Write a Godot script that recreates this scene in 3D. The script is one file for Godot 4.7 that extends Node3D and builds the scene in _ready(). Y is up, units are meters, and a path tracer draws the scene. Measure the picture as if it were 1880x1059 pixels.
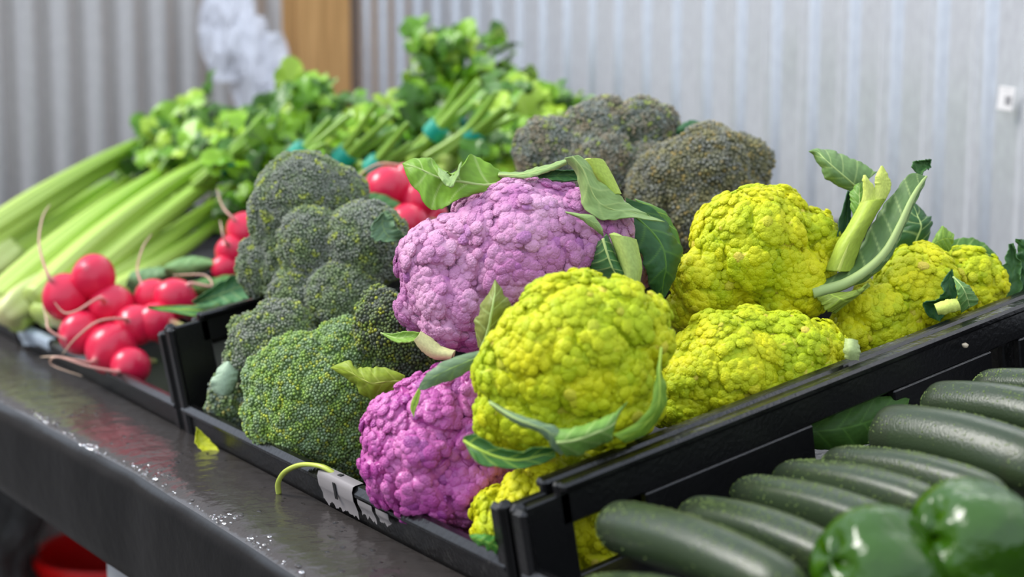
extends Node3D

# ---------------------------------------------------------------- camera frame
const FPX := 2600.0            # focal length in pixels of a 1880 x 1059 frame
const YAW := deg_to_rad(33.7)  # the stall runs 33.7 degrees left of the view axis
const PITCH := deg_to_rad(7.4)
const TILT := deg_to_rad(10.0) # the crates lean back 10 degrees
const RIM := Vector3(0, 0.897, -0.424)
var eye := Vector3(0, 1.15, 0)
var fwd := Vector3(-cos(YAW) * cos(PITCH), -sin(PITCH), -sin(YAW) * cos(PITCH))
var right := Vector3(sin(YAW), 0, -cos(YAW))
var up := right.cross(fwd)
var wp := {}                   # world place of every node's origin
var rng := RandomNumberGenerator.new()
var M := {}
var no_shape: Callable

func look(px: float, py: float) -> Vector3:
	return fwd + right * ((px - 940.0) / FPX) - up * ((py - 529.5) / FPX)
func P(px: float, py: float, z: float) -> Vector3:
	return eye + look(px, py) * z
func at_x(px: float, py: float, x: float) -> Vector3:      # on the upright plane across the stall
	var d := look(px, py)
	return eye + d * ((x - eye.x) / d.x)
func at_s(px: float, py: float, s: float) -> Vector3:      # on the plane at depth s up the crates
	var e := Vector3(0, sin(TILT), -cos(TILT))
	var d := look(px, py)
	return eye + d * ((s - (eye - RIM).dot(e)) / d.dot(e))
func at_y(px: float, py: float, y: float) -> Vector3:
	var d := look(px, py)
	return eye + d * ((y - eye.y) / d.y)
func at_z(px: float, py: float, z: float) -> Vector3:
	var d := look(px, py)
	return eye + d * ((z - eye.z) / d.z)
func C(x: float, s: float, n: float) -> Vector3:           # crate coordinates to world
	return Vector3(x, RIM.y + s * sin(TILT) + n * cos(TILT), RIM.z - s * cos(TILT) + n * sin(TILT))

# ---------------------------------------------------------------- nodes
func thing(called: String, label: String, category: String, at: Vector3, group := "", kind := "") -> Node3D:
	var o := Node3D.new()
	o.name = numbered(called)
	add_child(o, true)
	o.position = at
	wp[o] = at
	tag(o, label, category, group, kind)
	return o
var counts := {}
func numbered(n: String) -> String:
	if not counts.has(n):
		counts[n] = 0
		return n
	counts[n] += 1
	return "%s_%03d" % [n, counts[n]]
func tag(o: Node, label: String, category := "", group := "", kind := "") -> void:
	if label: o.set_meta("label", label)
	if category: o.set_meta("category", category)
	if group: o.set_meta("group", group)
	if kind: o.set_meta("kind", kind)
func part(parent: Node3D, called: String, mesh: Mesh, mat: Material, anchor: Vector3, label := "") -> MeshInstance3D:
	var o := MeshInstance3D.new()
	o.name = child_name(parent, called)
	o.mesh = mesh
	o.material_override = mat
	parent.add_child(o, true)
	if wp.has(parent):
		o.position = anchor - wp[parent]
		wp[o] = anchor
	else:
		o.position = anchor
	if label: o.set_meta("label", label)
	return o
func child_name(parent: Node, called: String) -> String:
	if not parent.has_node(NodePath(called)): return called
	var k := 1
	while parent.has_node(NodePath("%s_%03d" % [called, k])): k += 1
	return "%s_%03d" % [called, k]

# ---------------------------------------------------------------- meshes
func build_mesh(V: PackedVector3Array, I: PackedInt32Array, col := PackedColorArray(), uv := PackedVector2Array()) -> ArrayMesh:
	var n := PackedVector3Array()
	n.resize(V.size())
	var mid := Vector3.ZERO
	for v in V: mid += v
	mid /= maxf(1.0, V.size())
	var vol := 0.0
	for t in range(0, I.size(), 3):
		var a := V[I[t]]
		var f := (V[I[t + 2]] - a).cross(V[I[t + 1]] - a)
		vol += f.dot(a - mid)
		n[I[t]] += f
		n[I[t + 1]] += f
		n[I[t + 2]] += f
	if vol < 0.0:
		for t in range(0, I.size(), 3):
			var s := I[t]
			I[t] = I[t + 1]
			I[t + 1] = s
	var k := -1.0 if vol < 0.0 else 1.0
	for i in n.size(): n[i] = (n[i] * k).normalized()
	var arr := []
	arr.resize(Mesh.ARRAY_MAX)
	arr[Mesh.ARRAY_VERTEX] = V
	arr[Mesh.ARRAY_NORMAL] = n
	arr[Mesh.ARRAY_INDEX] = I
	if col.size(): arr[Mesh.ARRAY_COLOR] = col
	if uv.size(): arr[Mesh.ARRAY_TEX_UV] = uv
	var m := ArrayMesh.new()
	m.add_surface_from_arrays(Mesh.PRIMITIVE_TRIANGLES, arr)
	return m

func tri_out(st: SurfaceTool, a: Vector3, b: Vector3, c: Vector3, mid: Vector3) -> void:
	if (c - a).cross(b - a).dot(a + b + c - 3.0 * mid) < 0.0:
		var s := b
		b = c
		c = s
	st.add_vertex(a)
	st.add_vertex(b)
	st.add_vertex(c)

# chamfered box, axis aligned in its own frame
func cbox(st: SurfaceTool, c: Vector3, size: Vector3, bev := 0.002, basis := Basis()) -> void:
	var h := size * 0.5
	bev = minf(bev, minf(h.x, minf(h.y, h.z)) * 0.9)
	st.set_smooth_group(-1)
	var pt := func(sx: int, sy: int, sz: int, ax: int) -> Vector3:
		var q := Vector3(sx * (h.x - (0.0 if ax == 0 else bev)), sy * (h.y - (0.0 if ax == 1 else bev)), sz * (h.z - (0.0 if ax == 2 else bev)))
		return c + basis * q
	for ax in 3:
		for s in [-1, 1]:
			var q := []
			for k in [[-1, -1], [1, -1], [1, 1], [-1, 1]]:
				var sg := [0, 0, 0]
				sg[ax] = s
				sg[(ax + 1) % 3] = k[0]
				sg[(ax + 2) % 3] = k[1]
				q.append(pt.call(sg[0], sg[1], sg[2], ax))
			tri_out(st, q[0], q[1], q[2], c)
			tri_out(st, q[0], q[2], q[3], c)
	for ax in 3:       # edges along ax
		for s in [-1, 1]:
			for t in [-1, 1]:
				var q := []
				for e in [[-1, (ax + 1) % 3], [1, (ax + 1) % 3], [1, (ax + 2) % 3], [-1, (ax + 2) % 3]]:
					var sg := [0, 0, 0]
					sg[ax] = e[0]
					sg[(ax + 1) % 3] = s
					sg[(ax + 2) % 3] = t
					q.append(pt.call(sg[0], sg[1], sg[2], e[1]))
				tri_out(st, q[0], q[1], q[2], c)
				tri_out(st, q[0], q[2], q[3], c)
	for x in [-1, 1]:
		for y in [-1, 1]:
			for z in [-1, 1]:
				tri_out(st, pt.call(x, y, z, 0), pt.call(x, y, z, 1), pt.call(x, y, z, 2), c)
func new_st() -> SurfaceTool:
	var st := SurfaceTool.new()
	st.begin(Mesh.PRIMITIVE_TRIANGLES)
	return st
func done(st: SurfaceTool) -> ArrayMesh:
	st.generate_normals()
	return st.commit()
func box_mesh(size: Vector3, bev := 0.002) -> ArrayMesh:
	var st := new_st()
	cbox(st, Vector3.ZERO, size, bev)
	return done(st)

# smooth curve through points
func spline(pts: PackedVector3Array, t: float) -> Vector3:
	var n := pts.size() - 1
	var x := clampf(t, 0.0, 1.0) * n
	var i := mini(int(x), n - 1)
	return pts[i].cubic_interpolate(pts[i + 1], pts[maxi(i - 1, 0)], pts[mini(i + 2, n)], x - i)
func spline1(v: PackedFloat32Array, t: float) -> float:
	var n := v.size() - 1
	var x := clampf(t, 0.0, 1.0) * n
	var i := mini(int(x), n - 1)
	return cubic_interpolate(v[i], v[i + 1], v[maxi(i - 1, 0)], v[mini(i + 2, n)], x - i)

# tube along world points; radii along it; shape(angle, t) scales the radius
func tube(pts: PackedVector3Array, radii: PackedFloat32Array, anchor: Vector3, nu := 24, nv := 10, shape: Callable = no_shape, cola := Color.WHITE, colb := Color.WHITE) -> ArrayMesh:
	var V := PackedVector3Array()
	var I := PackedInt32Array()
	var K := PackedColorArray()
	var side := Vector3.ZERO
	for i in nu + 1:
		var t := float(i) / nu
		var c := spline(pts, t)
		var d := (spline(pts, t + 0.01) - spline(pts, t - 0.01)).normalized()
		if side == Vector3.ZERO:
			side = d.cross(Vector3.UP if absf(d.y) < 0.9 else Vector3.RIGHT).normalized()
		side = (side - d * side.dot(d)).normalized()
		var b := d.cross(side)
		var r := maxf(spline1(radii, t), 0.0)
		for j in nv:
			var a := TAU * j / nv
			var k: float = shape.call(a, t) if shape.is_valid() else 1.0
			V.append(c + (side * cos(a) + b * sin(a)) * r * k - anchor)
			K.append(cola.lerp(colb, t))
	for i in nu:
		for j in nv:
			var j2 := (j + 1) % nv
			var a := i * nv + j
			var b2 := i * nv + j2
			I.append_array([a, b2, a + nv, b2, b2 + nv, a + nv])
	for e in [0, nu]:
		var cidx := V.size()
		V.append(spline(pts, float(e) / nu) - anchor)
		K.append(cola if e == 0 else colb)
		for j in nv:
			var j2 := (j + 1) % nv
			if e == 0: I.append_array([cidx, e * nv + j2, e * nv + j])
			else: I.append_array([cidx, e * nv + j, e * nv + j2])
	return build_mesh(V, I, K)

# ---------------------------------------------------------------- curds and crowns
class Head:
	var c := Vector3.ZERO
	var lp := PackedVector3Array()
	var lr := PackedFloat32Array()
	var k := 0.006
	var fine: Array = []          # [noise, amplitude]
	var pole := Vector3.UP
	var swell := 0.0
	func base(d: Vector3) -> float:
		var out := 0.0
		var first := true
		for i in lp.size():
			var p := lp[i]
			var b := d.dot(p)
			var q := b * b - p.length_squared() + lr[i] * lr[i]
			if q <= 0.0: continue
			var t := b + sqrt(q)
			if t <= 0.0: continue
			if first:
				out = t
				first = false
			else:
				var h := maxf(k - absf(out - t), 0.0) / k
				out = maxf(out, t) + h * h * k * 0.25
		return maxf(out, 0.012)
	func frame() -> void:
		swell = 0.0
		for f in fine: swell += f[1]
	func surf(d: Vector3) -> Vector3:
		var r := base(d)
		var q := (d * r + c) * 1000.0
		var h := 0.0
		for f in fine:
			var v: float = 1.0 - minf((f[0].get_noise_3dv(q) + 1.0) / f[2], 1.0)   # 1 in the cracks between florets
			h -= f[1] * v * v
		var p := d * r
		return p + slope(d, p) * (h + 0.35 * swell)
	func slope(d: Vector3, p: Vector3) -> Vector3:      # outward normal of the smooth shape
		var t := d.cross(Vector3(0.31, 0.87, 0.38)).normalized()
		var u := d.cross(t)
		var d1 := (d + t * 0.06).normalized()
		var d2 := (d + u * 0.06).normalized()
		var n := (d1 * base(d1) - p).cross(d2 * base(d2) - p).normalized()
		if n.dot(d) < 0.0: n = -n
		return n.lerp(d, 0.15).normalized()
	func dir(a: float, b: float, most: float) -> Vector3:   # equal-area cap about the pole
		var rr := 0.0
		var ph := 0.0
		if absf(a) > absf(b):
			rr = a
			ph = PI / 4.0 * b / a
		elif b != 0.0:
			rr = b
			ph = PI / 2.0 - PI / 4.0 * a / b
		var cz := 1.0 - rr * rr * (1.0 - most)
		var sz := sqrt(maxf(0.0, 1.0 - cz * cz)) * signf(rr)
		var t := pole.cross(Vector3.UP if absf(pole.y) < 0.9 else Vector3.RIGHT).normalized()
		var u := pole.cross(t)
		return pole * cz + (t * cos(ph) + u * sin(ph)) * sz

func cells(size_mm: float, sd: int, jitter := 1.1) -> FastNoiseLite:
	var n := FastNoiseLite.new()
	n.noise_type = FastNoiseLite.TYPE_CELLULAR
	n.fractal_type = FastNoiseLite.FRACTAL_NONE
	n.cellular_return_type = FastNoiseLite.RETURN_DISTANCE2_SUB
	n.cellular_distance_function = FastNoiseLite.DISTANCE_EUCLIDEAN
	n.cellular_jitter = jitter
	n.frequency = 1.0 / size_mm
	n.seed = sd
	return n
func tone_cells(size_mm: float, sd: int) -> FastNoiseLite:
	var n := cells(size_mm, sd)
	n.cellular_return_type = FastNoiseLite.RETURN_CELL_VALUE
	return n
func patches(size_mm: float, sd: int, oct := 3) -> FastNoiseLite:
	var n := FastNoiseLite.new()
	n.noise_type = FastNoiseLite.TYPE_SIMPLEX_SMOOTH
	n.fractal_octaves = oct
	n.frequency = 1.0 / size_mm
	n.seed = sd
	return n

# lobes: [px, py, radius in pixels, depth offset in metres]
func head(cpx: float, cpy: float, z: float, lobes: Array, fine: Array, blend := 0.006, tipped := 0.35) -> Head:
	var h := Head.new()
	h.c = P(cpx, cpy, z)
	h.k = blend
	for l in lobes:
		var d: float = z + l[3]
		h.lp.append(P(l[0], l[1], d) - h.c)
		h.lr.append(l[2] * d / FPX)
	h.fine = fine
	h.pole = (eye - h.c).normalized().lerp(Vector3.UP, tipped).normalized()
	h.frame()
	return h

func head_mesh(h: Head, n: int, paint: Callable, most := -0.5) -> ArrayMesh:
	var V := PackedVector3Array()
	var K := PackedColorArray()
	V.resize((n + 1) * (n + 1) + 1)
	K.resize(V.size())
	var row := func(i: int) -> void:
		for j in n + 1:
			var d := h.dir(2.0 * i / n - 1.0 + 1e-5, 2.0 * j / n - 1.0 + 2e-5, most)
			var p := h.surf(d)
			V[i * (n + 1) + j] = p
			K[i * (n + 1) + j] = paint.call(p + h.c, d)
	for i in n + 1: row.call(i)
	var I := PackedInt32Array()
	I.resize(n * n * 6 + n * 4 * 3)
	var w := 0
	for i in n:
		for j in n:
			var a := i * (n + 1) + j
			var b := a + 1
			var c := a + n + 1
			var e := c + 1
			I[w] = a
			I[w + 1] = b
			I[w + 2] = c
			I[w + 3] = b
			I[w + 4] = e
			I[w + 5] = c
			w += 6
	var last := V.size() - 1
	V[last] = -h.pole * h.base(-h.pole) * 0.8
	K[last] = K[0]
	for i in n:
		var q := n + 1
		for s in [[i, i + 1, 1], [n * q + i, n * q + i + 1, 0], [i * q, (i + 1) * q, 0], [i * q + n, (i + 1) * q + n, 1]]:
			I[w] = s[0] if s[2] == 1 else s[1]
			I[w + 1] = last
			I[w + 2] = s[1] if s[2] == 1 else s[0]
			w += 3
	return build_mesh(V, I, K)

# places over a head, none nearer than «near» times the sum of both radii; sizes are tried from big to small: [place, direction, radius]
func scatter(h: Head, sizes: Array, near: float, most: float, tries: float) -> Array:
	var big: float = sizes[0]
	var cell := big * 2.0 * near
	var grid := {}
	var out := []
	var mean := 0.0
	for i in 60: mean += h.base(h.dir(rng.randf_range(-1, 1), rng.randf_range(-1, 1), most)) ** 2 / 60.0
	for r in sizes:
		var n := int(tries * TAU * (1.0 - most) * mean / pow(2.0 * r * near, 2.0))
		for i in n:
			var d := h.dir(rng.randf_range(-1, 1), rng.randf_range(-1, 1), most)
			var p := d * h.base(d)
			var k := Vector3i((p / cell).floor())
			var ok := true
			for x in [0, -1, 1]:
				for y in [0, -1, 1]:
					for z in [0, -1, 1]:
						for q in grid.get(k + Vector3i(x, y, z), []):
							var m: float = (r + q[1]) * near
							if p.distance_squared_to(q[0]) < m * m:
								ok = false
								break
						if not ok: break
					if not ok: break
				if not ok: break
			if not ok: continue
			if not grid.has(k): grid[k] = []
			grid[k].append([p, r])
			out.append([h.surf(d), d, r])
	return out

# small round buds set over a crown
func buds(parent: Node3D, h: Head, anchor: Vector3, r: float, gap: float, paint: Callable, most := -0.25) -> void:
	var spots := scatter(h, [r * 1.25, r, r * 0.75], gap / (2.0 * r), most, 3.0)
	var mm := MultiMesh.new()
	mm.transform_format = MultiMesh.TRANSFORM_3D
	mm.use_colors = true
	mm.mesh = M.bud_mesh
	mm.instance_count = spots.size()
	for i in spots.size():
		var q: Array = spots[i]
		var s: float = q[2]
		mm.set_instance_transform(i, Transform3D(Basis().scaled(Vector3(s, s, s)), q[0] + h.c - anchor + q[1] * r * rng.randf_range(-0.2, 0.7)))
		mm.set_instance_color(i, paint.call(q[0] + h.c, q[1]))
	var o := MultiMeshInstance3D.new()
	o.name = child_name(parent, "flower_buds")
	o.multimesh = mm
	o.material_override = M.bud
	o.set_meta("kind", "stuff")
	parent.add_child(o, true)
	o.position = anchor - wp[parent]

# a knobbly little floret, unit radius
func floret_mesh(sd: int, n: int) -> ArrayMesh:
	var h := Head.new()
	h.lp = PackedVector3Array([Vector3.ZERO, Vector3(0.25, 0.1, 0.1), Vector3(-0.2, 0.2, -0.15)])
	h.lr = PackedFloat32Array([0.9, 0.72, 0.72])
	h.k = 0.2
	h.pole = Vector3.UP
	var c := cells(0.52, sd)
	var c2 := cells(0.22, sd + 1)
	var V := PackedVector3Array()
	var I := PackedInt32Array()
	for i in n + 1:
		for j in n + 1:
			var d := h.dir(2.0 * i / n - 1.0 + 1e-5, 2.0 * j / n - 1.0 + 2e-5, -0.55)
			var p := d * h.base(d)
			var v := 1.0 - minf((c.get_noise_3dv(p) + 1.0) / 0.6, 1.0)
			var w := 1.0 - minf((c2.get_noise_3dv(p) + 1.0) / 0.7, 1.0)
			V.append(p - d * (v * v * 0.10 + w * w * 0.09))
	for i in n:
		for j in n:
			var a := i * (n + 1) + j
			I.append_array([a, a + 1, a + n + 1, a + 1, a + n + 2, a + n + 1])
	return build_mesh(V, I)

func florets(parent: Node3D, h: Head, anchor: Vector3, r: float, paint: Callable, m: Material, most := -0.35) -> void:
	var spots := scatter(h, [r * 1.4, r * 1.05, r * 0.75, r * 0.5], 0.56, most, 4.0)
	var mm := MultiMesh.new()
	mm.transform_format = MultiMesh.TRANSFORM_3D
	mm.use_colors = true
	mm.mesh = M.floret_mesh
	mm.instance_count = spots.size()
	for i in spots.size():
		var d: Vector3 = spots[i][1]
		var n := h.slope(d, d * h.base(d))
		var s: float = spots[i][2]
		var f := Quaternion(Vector3.UP, n) * Vector3.FORWARD
		var b := Basis(f, n, f.cross(n)).scaled_local(Vector3(1, 0.52, 1)) * Basis(Vector3(rng.randfn(), 0, rng.randfn()).normalized(), rng.randf() * 0.6) * Basis(Vector3.UP, rng.randf() * TAU)
		mm.set_instance_transform(i, Transform3D(b.scaled(Vector3(s, s, s)), spots[i][0] + h.c - anchor - n * (s * 0.2 + rng.randf_range(-0.0004, 0.0006))))
		mm.set_instance_color(i, paint.call(spots[i][0] + h.c, d))
	var o := MultiMeshInstance3D.new()
	o.name = child_name(parent, "florets")
	o.multimesh = mm
	o.material_override = m
	o.set_meta("kind", "stuff")
	parent.add_child(o, true)
	o.position = anchor - wp[parent]

# ---------------------------------------------------------------- leaves
# rows: [left x, left y, left z, rib x, rib y, rib z, right x, right y, right z]; z = metres beyond the depth given
func leaf(parent: Node3D, called: String, z: float, rows: Array, mat_cols: Array, o := {}) -> MeshInstance3D:
	var L := PackedVector3Array()
	var Mi := PackedVector3Array()
	var R := PackedVector3Array()
	for r in rows:
		if r.size() == 2:       # a point
			for a in [L, Mi, R]: a.append(P(r[0], r[1], z))
		elif r.size() == 3:
			for a in [L, Mi, R]: a.append(P(r[0], r[1], z + r[2]))
		elif r.size() == 6:     # two edges, rib between, lifted by «fold»
			var lift: float = o.get("fold", 0.0)
			L.append(P(r[0], r[1], z + r[2]))
			R.append(P(r[3], r[4], z + r[5]))
			Mi.append(P((r[0] + r[3]) / 2.0, (r[1] + r[4]) / 2.0, z + (r[2] + r[5]) / 2.0 + lift))
		else:
			L.append(P(r[0], r[1], z + r[2]))
			Mi.append(P(r[3], r[4], z + r[5]))
			R.append(P(r[6], r[7], z + r[8]))
	var nu: int = o.get("nu", 72)
	var nv: int = o.get("nv", 28)
	var frill: float = o.get("frill", 0.0012)
	var waves: float = o.get("waves", 5.0)
	var thick: float = o.get("thick", 0.0007)
	var bite: float = o.get("bite", 0.055)
	var veins: float = o.get("veins", 5.0)
	var ph := rng.randf() * 6.0
	var edge := patches(0.06, rng.randi() % 1000, 3)
	var anchor := Mi[Mi.size() / 2]
	var top := PackedVector3Array()
	var nrm := PackedVector3Array()
	var col := PackedColorArray()
	var blade: Color = mat_cols[0]
	var vein: Color = mat_cols[1]
	for i in nu + 1:
		var t := float(i) / nu
		var l := spline(L, t)
		var m := spline(Mi, t)
		var r := spline(R, t)
		for j in nv + 1:
			var v := 2.0 * j / nv - 1.0
			var av := absf(v)
			var vv := v * (1.0 - bite * (0.5 + 0.9 * edge.get_noise_2d(t * 0.35, signf(v) * 3.0)) * av * 2.0)
			# parabola through left, rib and right
			var p := m + (r - l) * 0.5 * vv + ((l + r) * 0.5 - m) * vv * vv
			top.append(p)
			var g := absf(fposmod(t * veins - av * 0.75 + (0.25 if v > 0.0 else 0.0), 1.0) - 0.5)
			var line := clampf(1.0 - g / 0.075, 0.0, 1.0) * (1.0 - 0.35 * av)
			if veins <= 0.0: line = 0.0
			else: line = maxf(line, clampf(1.0 - av / 0.05, 0.0, 1.0))
			var tone := 1.0 + 0.22 * edge.get_noise_2d(t * 0.5 + 7.0, v * 0.3)
			col.append(Color(blade.r * tone, blade.g * tone, blade.b * tone).lerp(vein, line * 0.8))
	for i in nu + 1:
		for j in nv + 1:
			var a := top[mini(i + 1, nu) * (nv + 1) + j] - top[maxi(i - 1, 0) * (nv + 1) + j]
			var b := top[i * (nv + 1) + mini(j + 1, nv)] - top[i * (nv + 1) + maxi(j - 1, 0)]
			var n := a.cross(b)
			nrm.append(n.normalized() if n.length() > 1e-12 else (nrm[nrm.size() - 1] if nrm.size() else Vector3.UP))
	var V := PackedVector3Array()
	var K := PackedColorArray()
	for s in [1.0, -1.0]:
		for i in nu + 1:
			for j in nv + 1:
				var t := float(i) / nu
				var v := 2.0 * j / nv - 1.0
				var av := absf(v)
				var q := i * (nv + 1) + j
				var wide := minf(1.0, (top[i * (nv + 1)] - top[i * (nv + 1) + nv]).length() / 0.018)
				var wob := wide * frill * 2.2 * av * av * edge.get_noise_2d(t * waves * 0.05 + ph, signf(v) * 0.5 + v * 0.01) * sin(PI * clampf(t, 0.03, 0.97))
				var g := absf(fposmod(t * veins - av * 0.75 + (0.25 if v > 0.0 else 0.0), 1.0) - 0.5)
				var pucker := (0.0 if veins <= 0.0 else 1.0) * wide * (g - 0.25) * frill * 0.9 * (1.0 - av * 0.5)
				V.append(top[q] + nrm[q] * (wob + pucker + s * thick * 0.5) - anchor)
				K.append(col[q])
	var I := PackedInt32Array()
	var half := (nu + 1) * (nv + 1)
	for i in nu:
		for j in nv:
			var a := i * (nv + 1) + j
			var c := a + nv + 1
			I.append_array([a, a + 1, c, a + 1, c + 1, c])
			I.append_array([half + a, half + c, half + a + 1, half + a + 1, half + c, half + c + 1])
	for i in nu:
		for e in [[0, 0], [nv, 1]]:
			var a: int = i * (nv + 1) + e[0]
			var b := a + nv + 1
			if e[1] == 0: I.append_array([a, b, half + a, b, half + b, half + a])
			else: I.append_array([a, half + a, b, b, half + a, half + b])
	for j in nv:
		for e in [[0, 1], [nu, 0]]:
			var a: int = e[0] * (nv + 1) + j
			var b := a + 1
			if e[1] == 0: I.append_array([a, b, half + a, b, half + b, half + a])
			else: I.append_array([a, half + a, b, b, half + a, half + b])
	var mi := part(parent, called, build_mesh(V, I, K), o.get("mat", M.leaf), anchor, o.get("label", ""))
	if o.get("rib", 0.0) > 0.0:
		var rr: float = o.rib
		part(mi, "midrib", tube(Mi, PackedFloat32Array([rr, rr * 0.8, rr * 0.55, rr * 0.2]), anchor, 20, 8, no_shape, vein, vein), M.leaf, anchor)
	return mi

# ---------------------------------------------------------------- materials
func mat(c: Color, rough: float, metal := 0.0) -> StandardMaterial3D:
	var m := StandardMaterial3D.new()
	m.albedo_color = c
	m.roughness = rough
	m.metallic = metal
	return m
func noise_tex(n: FastNoiseLite, size: int, invert := false, normal := false, strength := 4.0) -> NoiseTexture2D:
	var t := NoiseTexture2D.new()
	t.width = size
	t.height = size
	t.seamless = true
	t.noise = n
	t.invert = invert
	t.as_normal_map = normal
	t.bump_strength = strength
	return t
func relief(m: StandardMaterial3D, t: Texture2D, per_metre: float, cm: float) -> StandardMaterial3D:
	m.heightmap_enabled = true
	m.heightmap_texture = t
	m.heightmap_scale = cm
	m.uv1_triplanar = true
	m.uv1_scale = Vector3.ONE * per_metre
	return m

func make_materials() -> void:
	var gn := cells(20.0, 5)
	gn.cellular_return_type = FastNoiseLite.RETURN_DISTANCE
	var grain := noise_tex(gn, 512, true)
	var curd := relief(mat(Color.WHITE, 0.5), grain, 26.0, 0.025)   # 26 cells over 42 mm
	curd.vertex_color_use_as_albedo = true
	curd.metallic_specular = 0.35
	M.curd = curd
	var pc := relief(mat(Color.WHITE, 0.38), grain, 26.0, 0.025)
	pc.vertex_color_use_as_albedo = true
	M.wet_curd = pc
	var f1 := mat(Color.WHITE, 0.5)
	f1.vertex_color_use_as_albedo = true
	f1.metallic_specular = 0.35
	M.floret = f1
	var f2 := mat(Color.WHITE, 0.4)
	f2.vertex_color_use_as_albedo = true
	M.floret_wet = f2
	M.floret_mesh = floret_mesh(9, 50)
	var crown := mat(Color.WHITE, 0.75)
	crown.vertex_color_use_as_albedo = true
	M.crown = crown
	var bud := mat(Color.WHITE, 0.5)
	bud.vertex_color_use_as_albedo = true
	bud.metallic_specular = 0.4
	M.bud = bud
	var sm := SphereMesh.new()
	sm.radius = 1.0
	sm.height = 2.0
	sm.radial_segments = 7
	sm.rings = 4
	M.bud_mesh = sm
	var lf := mat(Color.WHITE, 0.48)
	lf.vertex_color_use_as_albedo = true
	lf.backlight_enabled = true
	lf.backlight = Color(0.5, 0.5, 0.5)
	lf.metallic_specular = 0.35
	M.leaf = lf
	var stalk := mat(Color.WHITE, 0.35)
	stalk.vertex_color_use_as_albedo = true
	M.stalk = stalk
	var fleck := patches(30.0, 11, 4)
	var pl := relief(mat(Color(0.055, 0.053, 0.055), 0.34), noise_tex(fleck, 512), 12.0, 0.02)
	M.plastic = pl
	var pr: StandardMaterial3D = pl.duplicate()
	pr.roughness = 0.2
	M.rim = pr
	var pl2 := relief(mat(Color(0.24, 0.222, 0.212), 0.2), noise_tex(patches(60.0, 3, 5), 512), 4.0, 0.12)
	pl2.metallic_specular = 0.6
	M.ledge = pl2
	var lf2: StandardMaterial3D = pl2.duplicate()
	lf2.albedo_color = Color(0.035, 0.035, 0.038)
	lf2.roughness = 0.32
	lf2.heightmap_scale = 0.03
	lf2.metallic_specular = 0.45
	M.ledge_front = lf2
	M.leaf_flat = lf

# ---------------------------------------------------------------- build
func _ready() -> void:
	rng.seed = 7
	# camera
	var cam := Camera3D.new()
	cam.name = "camera"
	cam.fov = rad_to_deg(2.0 * atan(529.5 / FPX))
	cam.near = 0.05
	cam.far = 60.0
	add_child(cam)
	cam.transform = Transform3D(Basis(right, up, -fwd), eye)
	var att := CameraAttributesPhysical.new()
	att.frustum_focal_length = 12.0 / tan(deg_to_rad(cam.fov) / 2.0)
	att.frustum_focus_distance = 0.97
	att.exposure_aperture = 5.6
	cam.attributes = att
	cam.current = true
	# sky and light
	var env := Environment.new()
	env.background_mode = Environment.BG_SKY
	env.sky = Sky.new()
	var sky := ProceduralSkyMaterial.new()
	sky.sky_top_color = Color(0.86, 0.90, 0.97)
	sky.sky_horizon_color = Color(0.82, 0.87, 0.93)
	sky.sky_curve = 0.2
	sky.ground_horizon_color = Color(0.62, 0.58, 0.55)
	sky.ground_bottom_color = Color(0.30, 0.28, 0.26)
	sky.energy_multiplier = 1.0
	env.sky.sky_material = sky
	env.tonemap_mode = Environment.TONE_MAPPER_LINEAR
	env.tonemap_exposure = 1.8
	env.sdfgi_enabled = true
	env.ssao_enabled = true
	env.ssil_enabled = true
	var we := WorldEnvironment.new()
	we.name = "world_environment"
	we.environment = env
	add_child(we)
	var sun := DirectionalLight3D.new()
	sun.name = "veiled_sun"
	sun.light_color = Color(1.0, 0.985, 0.96)
	sun.light_energy = 0.65
	sun.light_angular_distance = 22.0
	sun.shadow_enabled = true
	sun.sky_mode = DirectionalLight3D.SKY_MODE_LIGHT_ONLY
	add_child(sun)
	sun.look_at_from_position(Vector3(-0.55, 0.85, 0.62), Vector3.ZERO)
	make_materials()
	setting()
	ledge_and_crates()
	cauliflowers()
	broccoli()
	cucumbers_and_peppers()
	radishes()
	celery_and_herbs()
	small_things()

func structure(called: String, at: Vector3) -> Node3D:
	var o := Node3D.new()
	o.name = called
	add_child(o, true)
	o.position = at
	wp[o] = at
	o.set_meta("kind", "structure")
	return o

# a corrugated sheet: profile points (along, out) swept upright, with its own thickness
func corrugated(length: float, height: float, pitch: float, profile: Callable, per: int) -> ArrayMesh:
	var V := PackedVector3Array()
	var I := PackedInt32Array()
	var n := int(length / pitch * per)
	for s in [0.0, -0.0008]:
		for i in n + 1:
			var x := length * i / n
			var y: float = profile.call(x / pitch) + s
			V.append(Vector3(x, 0, y))
			V.append(Vector3(x, height, y))
	var h := (n + 1) * 2
	for i in n:
		var a := i * 2
		I.append_array([a, a + 1, a + 2, a + 1, a + 3, a + 2])
		I.append_array([h + a, h + a + 2, h + a + 1, h + a + 1, h + a + 2, h + a + 3])
	return build_mesh(V, I)

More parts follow.
